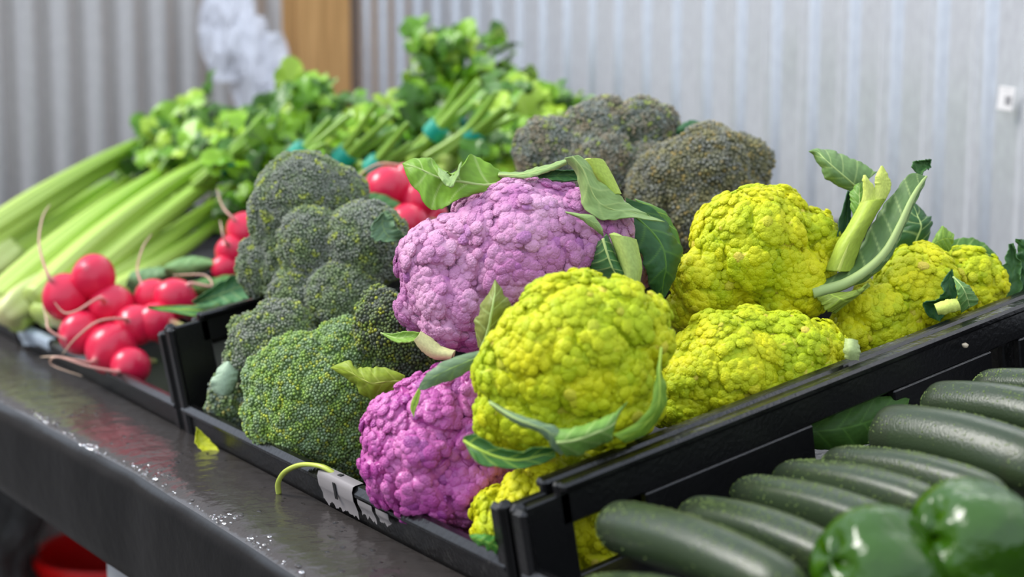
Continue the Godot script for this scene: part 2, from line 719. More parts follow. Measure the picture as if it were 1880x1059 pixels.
func setting() -> void:
	# floor
	var fm := relief(mat(Color(0.23, 0.215, 0.20), 0.8), noise_tex(patches(40.0, 21, 5), 512), 2.0, 0.3)
	var fl := structure("floor", Vector3(-1.0, -0.05, 1.0))
	part(fl, "concrete_slab", box_mesh(Vector3(10, 0.1, 9), 0.01), fm, Vector3(-1.0, -0.05, 1.0))
	# galvanised sheet
	var spangle := patches(12.0, 31, 4)
	var gt := NoiseTexture2D.new()
	gt.width = 512
	gt.height = 512
	gt.seamless = true
	gt.noise = spangle
	var ramp := Gradient.new()
	ramp.colors = PackedColorArray([Color(0.90, 0.90, 0.90), Color(1, 1, 1)])
	gt.color_ramp = ramp
	var gal := mat(Color(0.90, 0.91, 0.925), 0.27, 0.5)
	gal.albedo_texture = gt
	gal.uv1_triplanar = true
	gal.uv1_world_triplanar = true
	gal.uv1_scale = Vector3(3, 0.8, 3)
	var gal2 := gal.duplicate()
	gal2.albedo_color = Color(0.84, 0.82, 0.80)
	gal2.roughness = 0.34
	gal2.metallic = 0.45
	# back wall: flat pans between rounded ribs, three lapped sheets
	var trap := func(x: float) -> float:
		var q := fposmod(x, 1.0)
		var a := clampf((q - 0.5) / 0.5, 0.0, 1.0)
		return 0.0105 * pow(sin(PI * a), 0.8) - 0.0025 * exp(-pow((q - 0.75) / 0.045, 2.0))
	var wb := structure("wall_back", Vector3(-2.79, 0, -1.41))
	var pitch := 0.071
	for k in 4:
		var x0 := -2.79 + k * pitch * 13
		part(wb, "corrugated_sheet", corrugated(pitch * 13.55, 2.3, pitch, trap, 26), gal, Vector3(x0, 0.02, -1.41 + 0.0016 * (k % 2)))
	# end wall: wavy sheet
	var wave := func(x: float) -> float: return 0.023 * pow(absf(sin(x * PI)), 0.8)
	var wl := structure("wall_left", Vector3(-2.79, 0, -1.41))
	for k in 2:
		var sheet := part(wl, "corrugated_sheet", corrugated(0.066 * 10.3, 2.3, 0.066, wave, 20), gal2, Vector3(-2.80 + 0.0016 * (k % 2), 0.02, -0.72 + k * 0.66))
		sheet.rotation.y = PI / 2
	# the stall across the way, out of the picture; the metal sheets mirror it
	var nb := structure("wall_front", Vector3(-5.0, 0, 2.9))
	part(nb, "plaster", box_mesh(Vector3(6.0, 2.9, 0.15), 0.01), mat(Color(0.80, 0.76, 0.73), 0.85), Vector3(-5.2, 1.45, 2.9))
	# wooden corner post
	var wood := mat(Color(1.0, 0.78, 0.50), 0.55)
	var wn := patches(60.0, 41, 4)
	var wt := noise_tex(wn, 256)
	var wr := Gradient.new()
	wr.colors = PackedColorArray([Color(0.82, 0.78, 0.72), Color(1, 1, 1)])
	wt.color_ramp = wr
	wood.albedo_texture = wt
	wood.uv1_triplanar = true
	wood.uv1_scale = Vector3(14, 0.7, 14)
	var ps := structure("trim_1", Vector3(-2.73, 0, -1.33))
	part(ps, "corner_post", box_mesh(Vector3(0.10, 2.2, 0.115), 0.004), wood, Vector3(-2.735, 1.12, -1.33))
	# sloping display table under the crates
	var tb := mat(Color(0.10, 0.095, 0.09), 0.7)
	var t := thing("display_table", "dark sloping display table carrying the black vegetable crates", "table", Vector3(-1.3, 0, -0.8))
	var st := new_st()
	cbox(st, Vector3.ZERO, Vector3(1.5, 0.02, 0.92), 0.003, Basis(Vector3.RIGHT, TILT))
	part(t, "tabletop", done(st), tb, C(-1.96, 0.475, -0.066))
	st = new_st()
	cbox(st, Vector3.ZERO, Vector3(1.45, 0.02, 0.48), 0.003, Basis(Vector3.RIGHT, TILT))
	part(t, "tabletop", done(st), tb, C(-0.48, 0.255, -0.066))
	var white := mat(Color(0.72, 0.72, 0.72), 0.4)
	var seen_leg := at_z(229, 1045, -0.41)
	for q in [[seen_leg.x, -0.41, 0.775], [-2.6, -0.43, 0.80], [0.2, -0.43, 0.80], [-1.30, -1.30, 0.93], [0.2, -0.86, 0.88], [-2.6, -1.30, 0.93]]:
		var lp := PackedVector3Array([Vector3(q[0], 0, q[1]), Vector3(q[0], q[2], q[1])])
		part(t, "leg", tube(lp, PackedFloat32Array([0.016, 0.016]), Vector3(q[0], 0, q[1]), 2, 16), white, Vector3(q[0], 0, q[1]), "white tubular leg")

func ledge_and_crates() -> void:
	# front ledge wrapped in black sheet
	var V := PackedVector3Array()
	var I := PackedInt32Array()
	var prof := [[-0.43, 0.866], [-0.428, 0.8715], [-0.40, 0.872], [-0.37, 0.8716], [-0.357, 0.8705], [-0.350, 0.867], [-0.3465, 0.861], [-0.3455, 0.85], [-0.346, 0.82], [-0.348, 0.79], [-0.350, 0.778], [-0.354, 0.774], [-0.43, 0.774]]
	var sag := patches(0.5, 51, 3)
	var nx := 160
	for i in nx + 1:
		var x := -2.7 + 3.0 * i / nx
		for j in prof.size():
			var k := 1.0 if j in [4, 5, 6, 7, 8, 9] else 0.35
			var d := sag.get_noise_2d(x * 2.0, j * 0.03) * 0.0035 * k
			V.append(Vector3(x, prof[j][1] + d * (0.6 if j < 6 else 0.2), prof[j][0] + d * (1.0 if j > 4 else 0.0) + 0.02 * clampf((-1.05 - x) / 0.35, 0.0, 1.0) * (1.0 if j > 2 and j < 12 else 0.0)))
	var org := Vector3(-1.2, 0.774, -0.39)
	for i in V.size(): V[i] -= org
	var I2 := PackedInt32Array()
	for i in nx:
		for j in prof.size():
			var m := prof.size()
			var a := i * m + j
			var b := i * m + (j + 1) % m
			(I if j < 5 else I2).append_array([a, b, a + m, b, b + m, a + m])
	var lg := thing("front_ledge", "wet ledge wrapped in black sheet along the front of the crates", "ledge", org)
	var whole := I + I2
	var n_all := build_mesh(V, whole)          # one set of normals for both sheets
	var arr := n_all.surface_get_arrays(0)
	var turned: PackedInt32Array = arr[Mesh.ARRAY_INDEX]
	for k in 2:
		var sub := arr.duplicate()
		sub[Mesh.ARRAY_INDEX] = turned.slice(0, I.size()) if k == 0 else turned.slice(I.size())
		var am := ArrayMesh.new()
		am.add_surface_from_arrays(Mesh.PRIMITIVE_TRIANGLES, sub)
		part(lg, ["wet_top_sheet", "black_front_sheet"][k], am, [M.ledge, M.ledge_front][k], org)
	# droplets on the ledge
	var water := mat(Color(1, 1, 1, 0.0), 0.02)
	water.refraction_enabled = true
	water.refraction_scale = 0.033
	var mm := MultiMesh.new()
	mm.transform_format = MultiMesh.TRANSFORM_3D
	var dm := SphereMesh.new()
	dm.radius = 1.0
	dm.height = 2.0
	dm.radial_segments = 12
	dm.rings = 6
	mm.mesh = dm
	mm.instance_count = 1100
	var heap := patches(0.08, 61, 2)
	for i in 1100:
		var x := rng.randf_range(-1.75, -0.62)
		var z := rng.randf_range(-0.418, -0.351)
		for tries in 6:
			if heap.get_noise_2d(x, z) > 0.05: break
			x = rng.randf_range(-1.75, -0.62)
			z = rng.randf_range(-0.415, -0.351)
		if i % 12 == 0: z = -0.3535 + rng.randf_range(-0.004, 0.004)
		if x < -1.1: z = minf(z + 0.012, -0.34)
		var s := 0.0006 + 0.0019 * pow(rng.randf(), 4.0)
		mm.set_instance_transform(i, Transform3D(Basis().rotated(Vector3.UP, rng.randf() * 3.0).scaled(Vector3(s * rng.randf_range(0.8, 2.2), s * 0.55, s)), Vector3(x, 0.8712 - (0.001 if z > -0.36 else 0.0), z) - org))
	var dr := MultiMeshInstance3D.new()
	dr.name = "water_drops"
	dr.multimesh = mm
	dr.material_override = water
	dr.set_meta("kind", "stuff")
	lg.add_child(dr)
	# crates
	crate("crate", "black plastic crate of cucumbers and peppers, rightmost", -0.629, 0.51, 0.040, 0.040, 0.47, -0.018)
	crate("crate", "black plastic crate holding the purple and yellow cauliflowers", -1.147, 0.512, 0.073, 0.038, 0.47)
	crate("crate", "black plastic crate of radishes beside the wet ledge, left of the broccoli", -1.672, 0.519, 0.004, 0.066, 0.60)
	crate("crate", "black plastic crate under the celery bottoms, farthest left", -2.20, 0.522, 0.066, 0.004, 0.60)

func crate(called: String, label: String, x0: float, w: float, hl: float, hr: float, deep: float, bed := -0.047) -> void:
	var o := thing(called, label, "crate", C(x0, 0, 0), "black produce crates in a row")
	o.rotation.x = TILT
	wp.erase(o)
	var low := -0.045
	var add := func(n: String, st: SurfaceTool) -> MeshInstance3D: return part(o, n, done(st), M.rim if n.ends_with("rim") else M.plastic, Vector3.ZERO)
	var st := new_st()
	cbox(st, Vector3(w / 2, low / 2 - 0.004, -0.004), Vector3(w - 0.004, -low - 0.008, 0.005), 0.001)
	add.call("front_wall", st)
	st = new_st()
	cbox(st, Vector3(w / 2, -0.005, -0.003), Vector3(w - 0.004, 0.010, 0.012), 0.0038)
	add.call("front_rim", st)
	st = new_st()
	cbox(st, Vector3(w / 2, -0.016, -deep + 0.004), Vector3(w - 0.004, 0.054, 0.006), 0.001)
	cbox(st, Vector3(w / 2, 0.012, -deep + 0.004), Vector3(w - 0.004, 0.010, 0.012), 0.003)
	add.call("back_wall", st)
	st = new_st()
	cbox(st, Vector3(w / 2, bed - 0.003, -deep / 2), Vector3(w - 0.012, 0.006, deep - 0.012), 0.001)
	add.call("crate_floor", st)
	for side in [0, 1]:
		var h: float = hl if side == 0 else hr
		var x := 0.004 if side == 0 else w - 0.004
		var band := 0.026
		st = new_st()
		# top band with a step down beside the front post
		cbox(st, Vector3(x, h - band / 2, -deep / 2 - 0.013), Vector3(0.006, band, deep - 0.03), 0.0015)
		cbox(st, Vector3(x, low + 0.010, -deep / 2), Vector3(0.006, 0.02, deep - 0.006), 0.001)
		for s in [[0.0, 0.036], [0.088, 0.225], [0.30, 0.40], [deep - 0.04, deep]]:
			var top := h - (0.0065 if s[0] == 0.0 else band)
			cbox(st, Vector3(x, (low + top) / 2, -(s[0] + s[1]) / 2), Vector3(0.006, top - low, s[1] - s[0]), 0.001)
		add.call("side_wall", st)
		st = new_st()
		cbox(st, Vector3(x + (0.002 if side == 0 else -0.002), h - 0.003, -deep / 2 - 0.014), Vector3(0.011, 0.006, deep - 0.03), 0.0018)
		add.call("side_rim", st)
		# stepped corner post at the front
		st = new_st()
		cbox(st, Vector3(x, (low + h - 0.003) / 2, -0.003), Vector3(0.008, h - 0.003 - low, 0.010), 0.003)
		cbox(st, Vector3(0.0075 if side == 0 else w - 0.0075, (low + h - 0.005) / 2, -0.001), Vector3(0.014, h - 0.005 - low, 0.006), 0.0025)
		add.call("corner_post", st)

# ---------------------------------------------------------------- cauliflowers
const GREEN := Color(0.10, 0.22, 0.035)
const DARK := Color(0.035, 0.105, 0.03)
const PALE := Color(0.27, 0.40, 0.13)
const LIME := Color(0.40, 0.56, 0.07)
const RIB := Color(0.45, 0.58, 0.20)
const CUT := Color(0.62, 0.70, 0.15)
const GREY := Color(0.17, 0.26, 0.14)

func cauliflower(label: String, h: Head, n: int, paint: Callable, m: Material, r := 0.0033) -> Node3D:
	var o := thing("cauliflower", label, "cauliflower", h.c)
	part(o, "curd", head_mesh(h, n, paint), m, h.c)
	florets(o, h, h.c, r, paint, M.floret_wet if m == M.wet_curd else M.floret)
	return o

func cauliflowers() -> void:
	var pt := tone_cells(9.0, 3)
	var pp := patches(45.0, 4)
	var px := patches(14.0, 5)
	var purple := func(p: Vector3, _d: Vector3) -> Color:
		var q := p * 1000.0
		var a := clampf(0.5 + 1.1 * pp.get_noise_3dv(q) + 0.16 * pt.get_noise_3dv(q), 0.0, 1.0)
		var c := Color(0.44, 0.155, 0.345).lerp(Color(0.63, 0.33, 0.49), a)
		return c.lerp(Color(0.24, 0.045, 0.30), clampf((px.get_noise_3dv(q) - 0.36) * 2.5, 0.0, 0.4))
	var magenta := func(p: Vector3, _d: Vector3) -> Color:
		var q := p * 1000.0
		var a := clampf(0.5 + 1.0 * pp.get_noise_3dv(q) + 0.15 * pt.get_noise_3dv(q), 0.0, 1.0)
		var c := Color(0.42, 0.055, 0.29).lerp(Color(0.60, 0.17, 0.42), a)
		return c.lerp(Color(0.17, 0.015, 0.20), clampf((px.get_noise_3dv(q) - 0.32) * 3.0, 0.0, 0.4))
	var yt := tone_cells(8.0, 13)
	var yp := patches(40.0, 14)
	var ys := patches(11.0, 15)
	var yellow := func(warm: float) -> Callable:
		return func(p: Vector3, _d: Vector3) -> Color:
			var q := p * 1000.0
			var a := clampf(0.5 + 1.0 * yp.get_noise_3dv(q) + 0.18 * yt.get_noise_3dv(q) + warm, 0.0, 1.0)
			var c := Color(0.40, 0.50, 0.008).lerp(Color(0.62, 0.60, 0.008), a)
			return c.lerp(Color(0.72, 0.52, 0.10), clampf((ys.get_noise_3dv(q) - 0.42) * 3.0, 0.0, 0.7))
	var fine := func(sd: int, big: float, k := 1.0) -> Array:
		return [[cells(big * 1.25, sd, 1.0), 0.0075 * k, 0.5], [cells(big * 0.6, sd + 1, 1.0), 0.0022 * k, 0.5]]

	# upper purple head
	var hd := head(945, 490, 0.98, [[960, 470, 138, 0.0], [830, 490, 100, 0.0], [1060, 450, 108, 0.012], [965, 405, 74, 0.02], [1108, 480, 76, 0.03], [845, 560, 80, -0.015], [788, 545, 62, 0.0], [855, 590, 52, -0.01], [1000, 550, 95, -0.012], [785, 490, 60, 0.01], [890, 400, 62, 0.02], [1150, 505, 38, 0.02]], fine.call(100, 27.0))
	var o := cauliflower("large pale purple cauliflower with green leaves across its top, uppermost of the two purple", hd, 190, purple, M.curd, 0.0041)
	var z := 0.955
	leaf(o, "leaf", z, [[925, 318, 0.03, 925, 335, 0.028, 920, 346, 0.02], [899, 298, 0.03, 890, 340, 0.02, 885, 353, 0.02], [863, 280, 0.03, 850, 334, 0.018, 850, 364, 0.015], [833, 318, 0.01, 822, 331, 0.018, 818, 386, 0.01], [802, 300, 0.03, 795, 322, 0.018, 797, 392, 0.01], [785, 286, 0.03, 775, 312, 0.018, 775, 364, 0.015], [762, 291, 0.03, 757, 305, 0.02, 750, 332, 0.02], [739, 300, 0.025]], [Color(0.19, 0.36, 0.035), RIB], {"frill": 0.0026, "waves": 4.0, "rib": 0.0012, "nu": 84})
	leaf(o, "leaf", z, [[847, 296, 0.02, 842, 323, -0.004], [835, 320, 0.012, 826, 345, -0.006], [818, 316, 0.016, 808, 328, 0.0], [804, 308, 0.02]], [PALE, PALE], {"fold": -0.004, "veins": 2.0})
	leaf(o, "leaf", z + 0.03, [[915, 316, 0, 915, 326, 0], [955, 314, 0, 955, 328, -0.01], [1000, 303, 0, 1002, 318, -0.01], [1040, 292, 0, 1040, 302, 0]], [PALE, RIB], {"fold": -0.004, "rib": 0.001})
	leaf(o, "leaf", z + 0.035, [[985, 318, 0, 990, 330, 0], [1020, 312, 0, 1025, 333, -0.005], [1070, 312, 0, 1075, 330, 0]], [DARK, GREEN], {"fold": 0.004})
	leaf(o, "leaf", z, [[1062, 285, 0, 1050, 287, -0.004, 1036, 290, 0], [1082, 301, 0.004, 1070, 310, -0.004, 1058, 320, 0.004], [1098, 325, 0.006, 1082, 340, -0.004, 1064, 354, 0.004], [1118, 345, 0.008, 1096, 368, -0.003, 1071, 378, 0.0], [1142, 362, 0.012, 1122, 384, 0.002, 1104, 405, -0.004], [1170, 382, 0.014, 1155, 388, 0.008, 1138, 397, 0.0], [1195, 396, 0.016, 1190, 398, 0.014, 1185, 404, 0.006], [1220, 407, 0.02]], [PALE, RIB], {"frill": 0.0022, "waves": 4.0, "rib": 0.0007})
	leaf(o, "cut_stalk", z + 0.012, [[1104, 296, 0, 1088, 291, -0.004, 1070, 293, 0], [1118, 318, 0, 1104, 320, -0.004, 1084, 316, 0], [1137, 358, 0, 1130, 356, -0.003, 1120, 346, 0]], [Color(0.45, 0.58, 0.10), CUT], {"veins": 0.0, "thick": 0.004, "frill": 0.0002, "bite": 0.01, "label": "yellow-green cut leaf stalk"})
	leaf(o, "leaf", z + 0.035, [[1150, 362, 0.0, 1145, 380, 0, 1136, 398, 0], [1207, 386, 0.01, 1175, 405, 0.0, 1146, 425, -0.005], [1238, 425, 0.01, 1210, 442, -0.006, 1168, 458, -0.008], [1252, 465, 0.01, 1222, 480, -0.01, 1182, 492, -0.01], [1243, 507, 0.008, 1218, 515, -0.008, 1190, 522, -0.008], [1222, 545, 0.0, 1212, 548, 0, 1200, 548, 0]], [DARK, GREEN], {"rib": 0.001, "frill": 0.002})
	leaf(o, "leaf", z + 0.05, [[1165, 365, 0.0, 1172, 372, 0], [1215, 385, 0.0, 1205, 400, 0.0], [1243, 425, 0.0, 1225, 440, 0.0], [1254, 470, 0, 1235, 480, 0]], [GREEN, LIME], {"fold": -0.003})
	leaf(o, "leaf", z - 0.012, [[1033, 388, 0.004], [1062, 392, 0, 1064, 401, 0], [1090, 397, 0, 1084, 416, 0], [1106, 420, 0, 1108, 434, 0.004]], [PALE, RIB], {"fold": -0.002, "frill": 0.0006})
	leaf(o, "leaf", z - 0.012, [[1113, 428, 0.004, 1107, 438, -0.004, 1098, 443, 0.01], [1128, 455, 0.006, 1114, 462, -0.006, 1088, 466, 0.012], [1140, 485, 0.006, 1124, 490, -0.006, 1070, 490, 0.016], [1150, 508, 0.004, 1139, 515, -0.003, 1062, 502, 0.018]], [Color(0.06, 0.16, 0.05), RIB], {"rib": 0.0011})
	leaf(o, "cut_stalk", z - 0.016, [[1164, 441, 0.004, 1145, 434, -0.004, 1122, 428, 0.004], [1170, 465, 0.004, 1152, 462, -0.005, 1134, 460, 0.004], [1174, 492, 0.004, 1160, 494, -0.005, 1144, 492, 0.004], [1170, 519, 0.004, 1160, 520, -0.004, 1150, 514, 0.004]], [Color(0.40, 0.52, 0.14), CUT], {"veins": 0.0, "thick": 0.004, "frill": 0.0002, "bite": 0.01, "label": "pale green cut leaf stalk"})
	leaf(o, "leaf", z - 0.03, [[699, 611, 0.012], [725, 612, 0.006, 732, 630, 0], [750, 608, 0.004, 757, 627, 0], [776, 612, 0.006, 776, 624, 0.002]], [Color(0.22, 0.38, 0.06), RIB], {"fold": 0.003, "rib": 0.0006})
	leaf(o, "cut_stalk", z - 0.03, [[770, 612, 0.006, 764, 622, 0.0], [788, 622, 0.004, 775, 640, 0], [810, 640, 0.002, 795, 654, 0], [836, 648, 0, 826, 657, 0]], [Color(0.62, 0.60, 0.28), CUT], {"veins": 0.0, "thick": 0.004, "fold": -0.004, "frill": 0.0003, "label": "pale yellow cut leaf stalk"})
	leaf(o, "leaf", z - 0.075, [[884, 642, 0.01, 884, 640, 0.008, 878, 638, 0.012], [915, 600, 0.01, 895, 610, 0, 872, 600, 0.01], [936, 558, 0.01, 903, 570, -0.003, 876, 575, 0.01], [926, 538, 0.01, 908, 540, 0.0, 897, 540, 0.008], [909, 514, 0.01]], [Color(0.21, 0.24, 0.05), RIB], {"rib": 0.0012})

	# lower magenta head
	hd = head(812, 825, 0.915, [[800, 825, 132, 0.0], [738, 800, 72, 0.0], [860, 890, 92, -0.012], [765, 880, 78, -0.008], [925, 870, 70, 0.0], [840, 735, 78, 0.0], [895, 780, 100, 0.01], [730, 850, 55, 0.0]], fine.call(140, 25.0, 1.25))
	o = cauliflower("deep magenta cauliflower standing against the taped front rim of the crate", hd, 190, magenta, M.wet_curd, 0.0036)
	leaf(o, "leaf", 0.865, [[882, 643, 0.0, 880, 655, -0.002, 878, 670, 0], [830, 657, 0, 838, 672, -0.003, 848, 690, 0], [795, 678, 0, 800, 690, -0.003, 812, 705, 0], [775, 698, 0, 777, 705, 0, 780, 716, 0], [768, 714, 0.002]], [GREY, PALE], {"rib": 0.0006})
	leaf(o, "leaf", 0.862, [[768, 712, 0, 773, 718, 0], [758, 730, 0, 769, 738, 0], [753, 748, 0, 763, 752, 0], [760, 766, 0]], [LIME, GREEN], {"nu": 16, "nv": 6})

	# front yellow head
	hd = head(1050, 670, 0.845, [[1050, 645, 138, 0.0], [960, 685, 94, 0.0], [1138, 612, 97, 0.006], [1065, 562, 60, 0.006], [945, 755, 76, 0.0], [1095, 715, 108, 0.0], [1165, 745, 50, 0.012], [930, 805, 42, 0.0], [1120, 560, 52, 0.01], [1000, 760, 80, -0.004]], fine.call(180, 24.0, 0.95))
	o = cauliflower("bright yellow-green cauliflower resting high against the front corner of the crate wall", hd, 190, yellow.call(-0.15), M.curd)
	z = 0.785
	leaf(o, "leaf", z, [[898, 735, 0.012, 900, 742, 0.012], [940, 757, 0.004, 940, 773, 0.002], [975, 770, 0, 980, 790, 0], [1006, 778, 0, 998, 800, 0], [1032, 792, 0, 1012, 820, 0.002], [1050, 822, 0.004, 1030, 836, 0.006]], [GREY, RIB], {"fold": -0.003, "rib": 0.0008})
	leaf(o, "leaf", z, [[1010, 785, 0.004, 1022, 812, -0.003, 1040, 838, 0.006], [1045, 787, 0, 1055, 808, -0.005, 1068, 834, 0.006], [1085, 775, 0.002, 1092, 795, -0.005, 1108, 814, 0.008], [1122, 760, 0.006, 1124, 780, 0.0, 1124, 806, 0.01], [1137, 750, 0.01, 1135, 760, 0.008, 1133, 768, 0.012], [1151, 738, 0.016]], [Color(0.17, 0.33, 0.06), RIB], {"rib": 0.001, "frill": 0.0012})
	leaf(o, "leaf", z + 0.012, [[1214, 638, 0.02], [1206, 680, 0.012, 1214, 684, 0.016], [1200, 715, 0.008, 1222, 705, 0.014], [1193, 745, 0.004, 1218, 757, 0.012], [1163, 778, 0.004, 1186, 797, 0.01], [1126, 798, 0.0, 1148, 814, 0.006]], [Color(0.17, 0.31, 0.03), LIME], {"fold": -0.003, "rib": 0.0009})
	leaf(o, "leaf", z + 0.012, [[850, 802, 0.018, 856, 816, 0.012], [872, 796, 0.008, 874, 848, 0.0], [907, 818, 0.004, 912, 858, -0.002], [950, 828, 0.0, 952, 861, -0.002], [990, 820, 0.0, 992, 852, 0], [1018, 822, 0.004, 1020, 838, 0.004]], [Color(0.05, 0.14, 0.03), LIME], {"fold": 0.004, "rib": 0.0012})
	# back yellow head with the tall leaves
	hd = head(1385, 475, 1.03, [[1380, 455, 108, 0.0], [1300, 525, 72, -0.005], [1425, 405, 62, 0.008], [1488, 440, 56, 0.008], [1398, 392, 52, 0.012], [1445, 520, 82, 0.0], [1268, 565, 44, 0.0], [1345, 420, 60, 0.005]], fine.call(220, 25.0))
	o = cauliflower("yellow cauliflower with tall upright leaves and a torn pale stalk, near the grey wall", hd, 190, yellow.call(0.12), M.curd)
	z = 1.01
	leaf(o, "leaf", z + 0.03, [[1614, 312, 0, 1574, 345, 0, 1560, 348, 0], [1582, 297, 0.006, 1557, 330, -0.006, 1534, 340, 0], [1550, 284, 0.008, 1536, 312, -0.008, 1511, 324, 0.002], [1520, 275, 0.008, 1516, 294, -0.006, 1502, 302, 0.004], [1498, 273, 0.004, 1500, 279, 0.0, 1492, 284, 0.004], [1485, 278, 0.002]], [Color(0.16, 0.27, 0.09), RIB], {"rib": 0.0009})
	leaf(o, "torn_stalk", z, [[1562, 497, 0.0, 1538, 498, -0.008, 1518, 497, 0], [1578, 448, 0, 1556, 452, -0.009, 1538, 450, 0], [1600, 402, 0, 1582, 408, -0.008, 1563, 408, 0], [1624, 364, 0.002, 1604, 368, -0.004, 1582, 372, 0.002]], [Color(0.42, 0.53, 0.07), CUT], {"veins": 0.0, "thick": 0.003, "frill": 0.0003, "bite": 0.01, "rib": 0.002, "label": "pale torn leaf stalk ending in two prongs"})
	leaf(o, "torn_stalk", z, [[1606, 368, 0, 1582, 374, 0], [1604, 346, 0, 1585, 344, 0], [1594, 332, 0, 1585, 330, 0], [1587, 322, 0]], [CUT, CUT], {"veins": 0.0, "thick": 0.002, "fold": -0.002})
	leaf(o, "torn_stalk", z, [[1626, 364, 0, 1603, 368, 0], [1636, 340, 0, 1606, 342, 0], [1628, 320, 0, 1608, 326, 0], [1619, 305, 0]], [CUT, Color(0.75, 0.78, 0.35)], {"veins": 0.0, "thick": 0.002, "fold": -0.002})
	leaf(o, "leaf", z - 0.01, [[1489, 518, 0.008, 1492, 538, 0.0, 1496, 548, 0.008], [1534, 502, 0.012, 1546, 523, 0.0, 1553, 532, 0.006], [1560, 478, 0.014, 1590, 497, 0.0, 1598, 504, 0.004], [1586, 428, 0.014, 1626, 462, 0.0, 1633, 468, 0.004], [1612, 386, 0.014, 1652, 415, 0.0, 1659, 420, 0.004], [1642, 348, 0.012, 1672, 370, 0.002, 1679, 374, 0.006], [1668, 318, 0.010, 1690, 338, 0.006, 1695, 341, 0.008], [1701, 324, 0.012]], [Color(0.12, 0.21, 0.07), Color(0.42, 0.54, 0.20)], {"rib": 0.0042, "frill": 0.0018, "veins": 9.0})
	leaf(o, "leaf", z + 0.002, [[1672, 306, 0.0, 1690, 324, 0], [1682, 296, 0.004, 1702, 313, 0.002], [1698, 291, 0.004, 1706, 305, 0.008], [1710, 293, 0.01]], [Color(0.07, 0.17, 0.05), GREEN], {"frill": 0.003, "waves": 3.0, "fold": 0.006})
	leaf(o, "leaf", z + 0.012, [[1556, 350, 0, 1566, 352, 0], [1542, 400, -0.002, 1562, 402, 0.004], [1532, 452, 0, 1560, 460, 0.004], [1528, 486, 0.004, 1545, 492, 0.004]], [Color(0.05, 0.13, 0.06), GREEN], {"fold": 0.006})
	leaf(o, "leaf", z + 0.006, [[1588, 405, 0, 1576, 408, -0.002, 1568, 402, 0], [1600, 368, 0, 1578, 372, -0.003, 1560, 362, 0.004], [1584, 335, 0.006, 1577, 336, 0.002, 1570, 340, 0.006]], [Color(0.15, 0.30, 0.05), RIB], {"rib": 0.0008})
	leaf(o, "leaf", z + 0.06, [[1700, 456, 0, 1668, 468, 0, 1624, 484, 0], [1712, 412, 0.004, 1690, 420, -0.004, 1648, 432, 0.0], [1703, 393, 0.008, 1685, 398, 0, 1663, 396, 0.004], [1673, 368, 0.01]], [DARK, RIB], {"rib": 0.0009})
	leaf(o, "leaf", z - 0.016, [[1545, 540, 0.004, 1500, 545, 0.004], [1580, 535, -0.002, 1512, 565, -0.002], [1598, 520, 0.006, 1530, 575, 0.0]], [Color(0.20, 0.27, 0.04), LIME], {"thick": 0.003, "fold": -0.006})

	# low yellow head along the wall
	hd = head(1372, 690, 0.945, [[1330, 690, 112, 0.0], [1440, 668, 92, 0.012], [1500, 645, 56, 0.028], [1265, 715, 74, -0.008], [1370, 640, 72, 0.008], [1230, 740, 45, -0.012], [1315, 620, 50, 0.0], [1450, 750, 60, 0.012], [1490, 790, 36, 0.02]], fine.call(260, 26.0, 0.9))
	o = cauliflower("yellow-green cauliflower lying low along the middle of the crate wall", hd, 190, yellow.call(-0.08), M.curd)
	leaf(o, "leaf", 0.93, [[1478, 822, 0.0, 1488, 765, 0.0], [1550, 830, -0.004, 1560, 740, 0.0], [1610, 810, 0.0, 1620, 725, 0.006], [1660, 780, 0.0, 1670, 730, 0.01]], [Color(0.05, 0.12, 0.02), GREEN], {"fold": -0.006})
	leaf(o, "stub", 0.925, [[1556, 622, 0, 1570, 626, 0], [1553, 640, -0.003, 1574, 645, -0.003], [1556, 656, 0, 1572, 660, 0]], [Color(0.45, 0.55, 0.22), CUT], {"veins": 0.0, "thick": 0.004, "fold": -0.005})
	# far right yellow head
	hd = head(1695, 560, 1.045, [[1690, 548, 88, 0.0], [1605, 588, 72, -0.012], [1780, 525, 70, 0.016], [1820, 528, 36, 0.024], [1682, 496, 48, 0.006], [1640, 615, 70, -0.01], [1570, 620, 50, -0.02]], fine.call(300, 25.0))
	o = cauliflower("yellow cauliflower with browned edge at the far right end of the crate", hd, 190, yellow.call(0.1), M.curd)
	z = 0.995
	leaf(o, "leaf", z, [[1748, 494, 0.004, 1742, 500, 0.004], [1754, 520, 0.004, 1730, 520, -0.002], [1756, 545, 0.004, 1728, 545, -0.004], [1740, 572, 0.004, 1694, 557, 0.004], [1726, 590, 0.006, 1706, 582, 0.006]], [Color(0.045, 0.14, 0.045), GREEN], {"fold": 0.004, "frill": 0.002})
	leaf(o, "leaf", z - 0.004, [[1750, 508, 0.004], [1778, 524, 0.002, 1756, 532, -0.004], [1793, 540, 0.004, 1758, 556, -0.004], [1796, 556, 0.008, 1764, 574, 0.002]], [Color(0.12, 0.25, 0.06), RIB], {"fold": -0.003, "rib": 0.0008})
	leaf(o, "cut_stalk", z - 0.006, [[1716, 562, 0.002, 1722, 574, 0], [1738, 554, 0, 1742, 572, -0.002], [1756, 552, 0.002, 1762, 566, 0]], [CUT, CUT], {"veins": 0.0, "thick": 0.004, "fold": -0.003, "label": "pale cut stalk"})
	leaf(o, "leaf", z + 0.06, [[1704, 456, 0, 1712, 444, 0], [1736, 462, 0, 1728, 416, 0], [1750, 446, 0, 1752, 430, 0]], [Color(0.20, 0.34, 0.05), LIME], {"fold": -0.004})
	leaf(o, "leaf", z + 0.07, [[1730, 470, 0, 1738, 450, 0], [1760, 486, 0, 1756, 437, 0], [1798, 486, 0, 1796, 440, 0], [1838, 482, 0, 1826, 464, 0]], [Color(0.09, 0.20, 0.04), RIB], {"fold": -0.004, "rib": 0.0006})
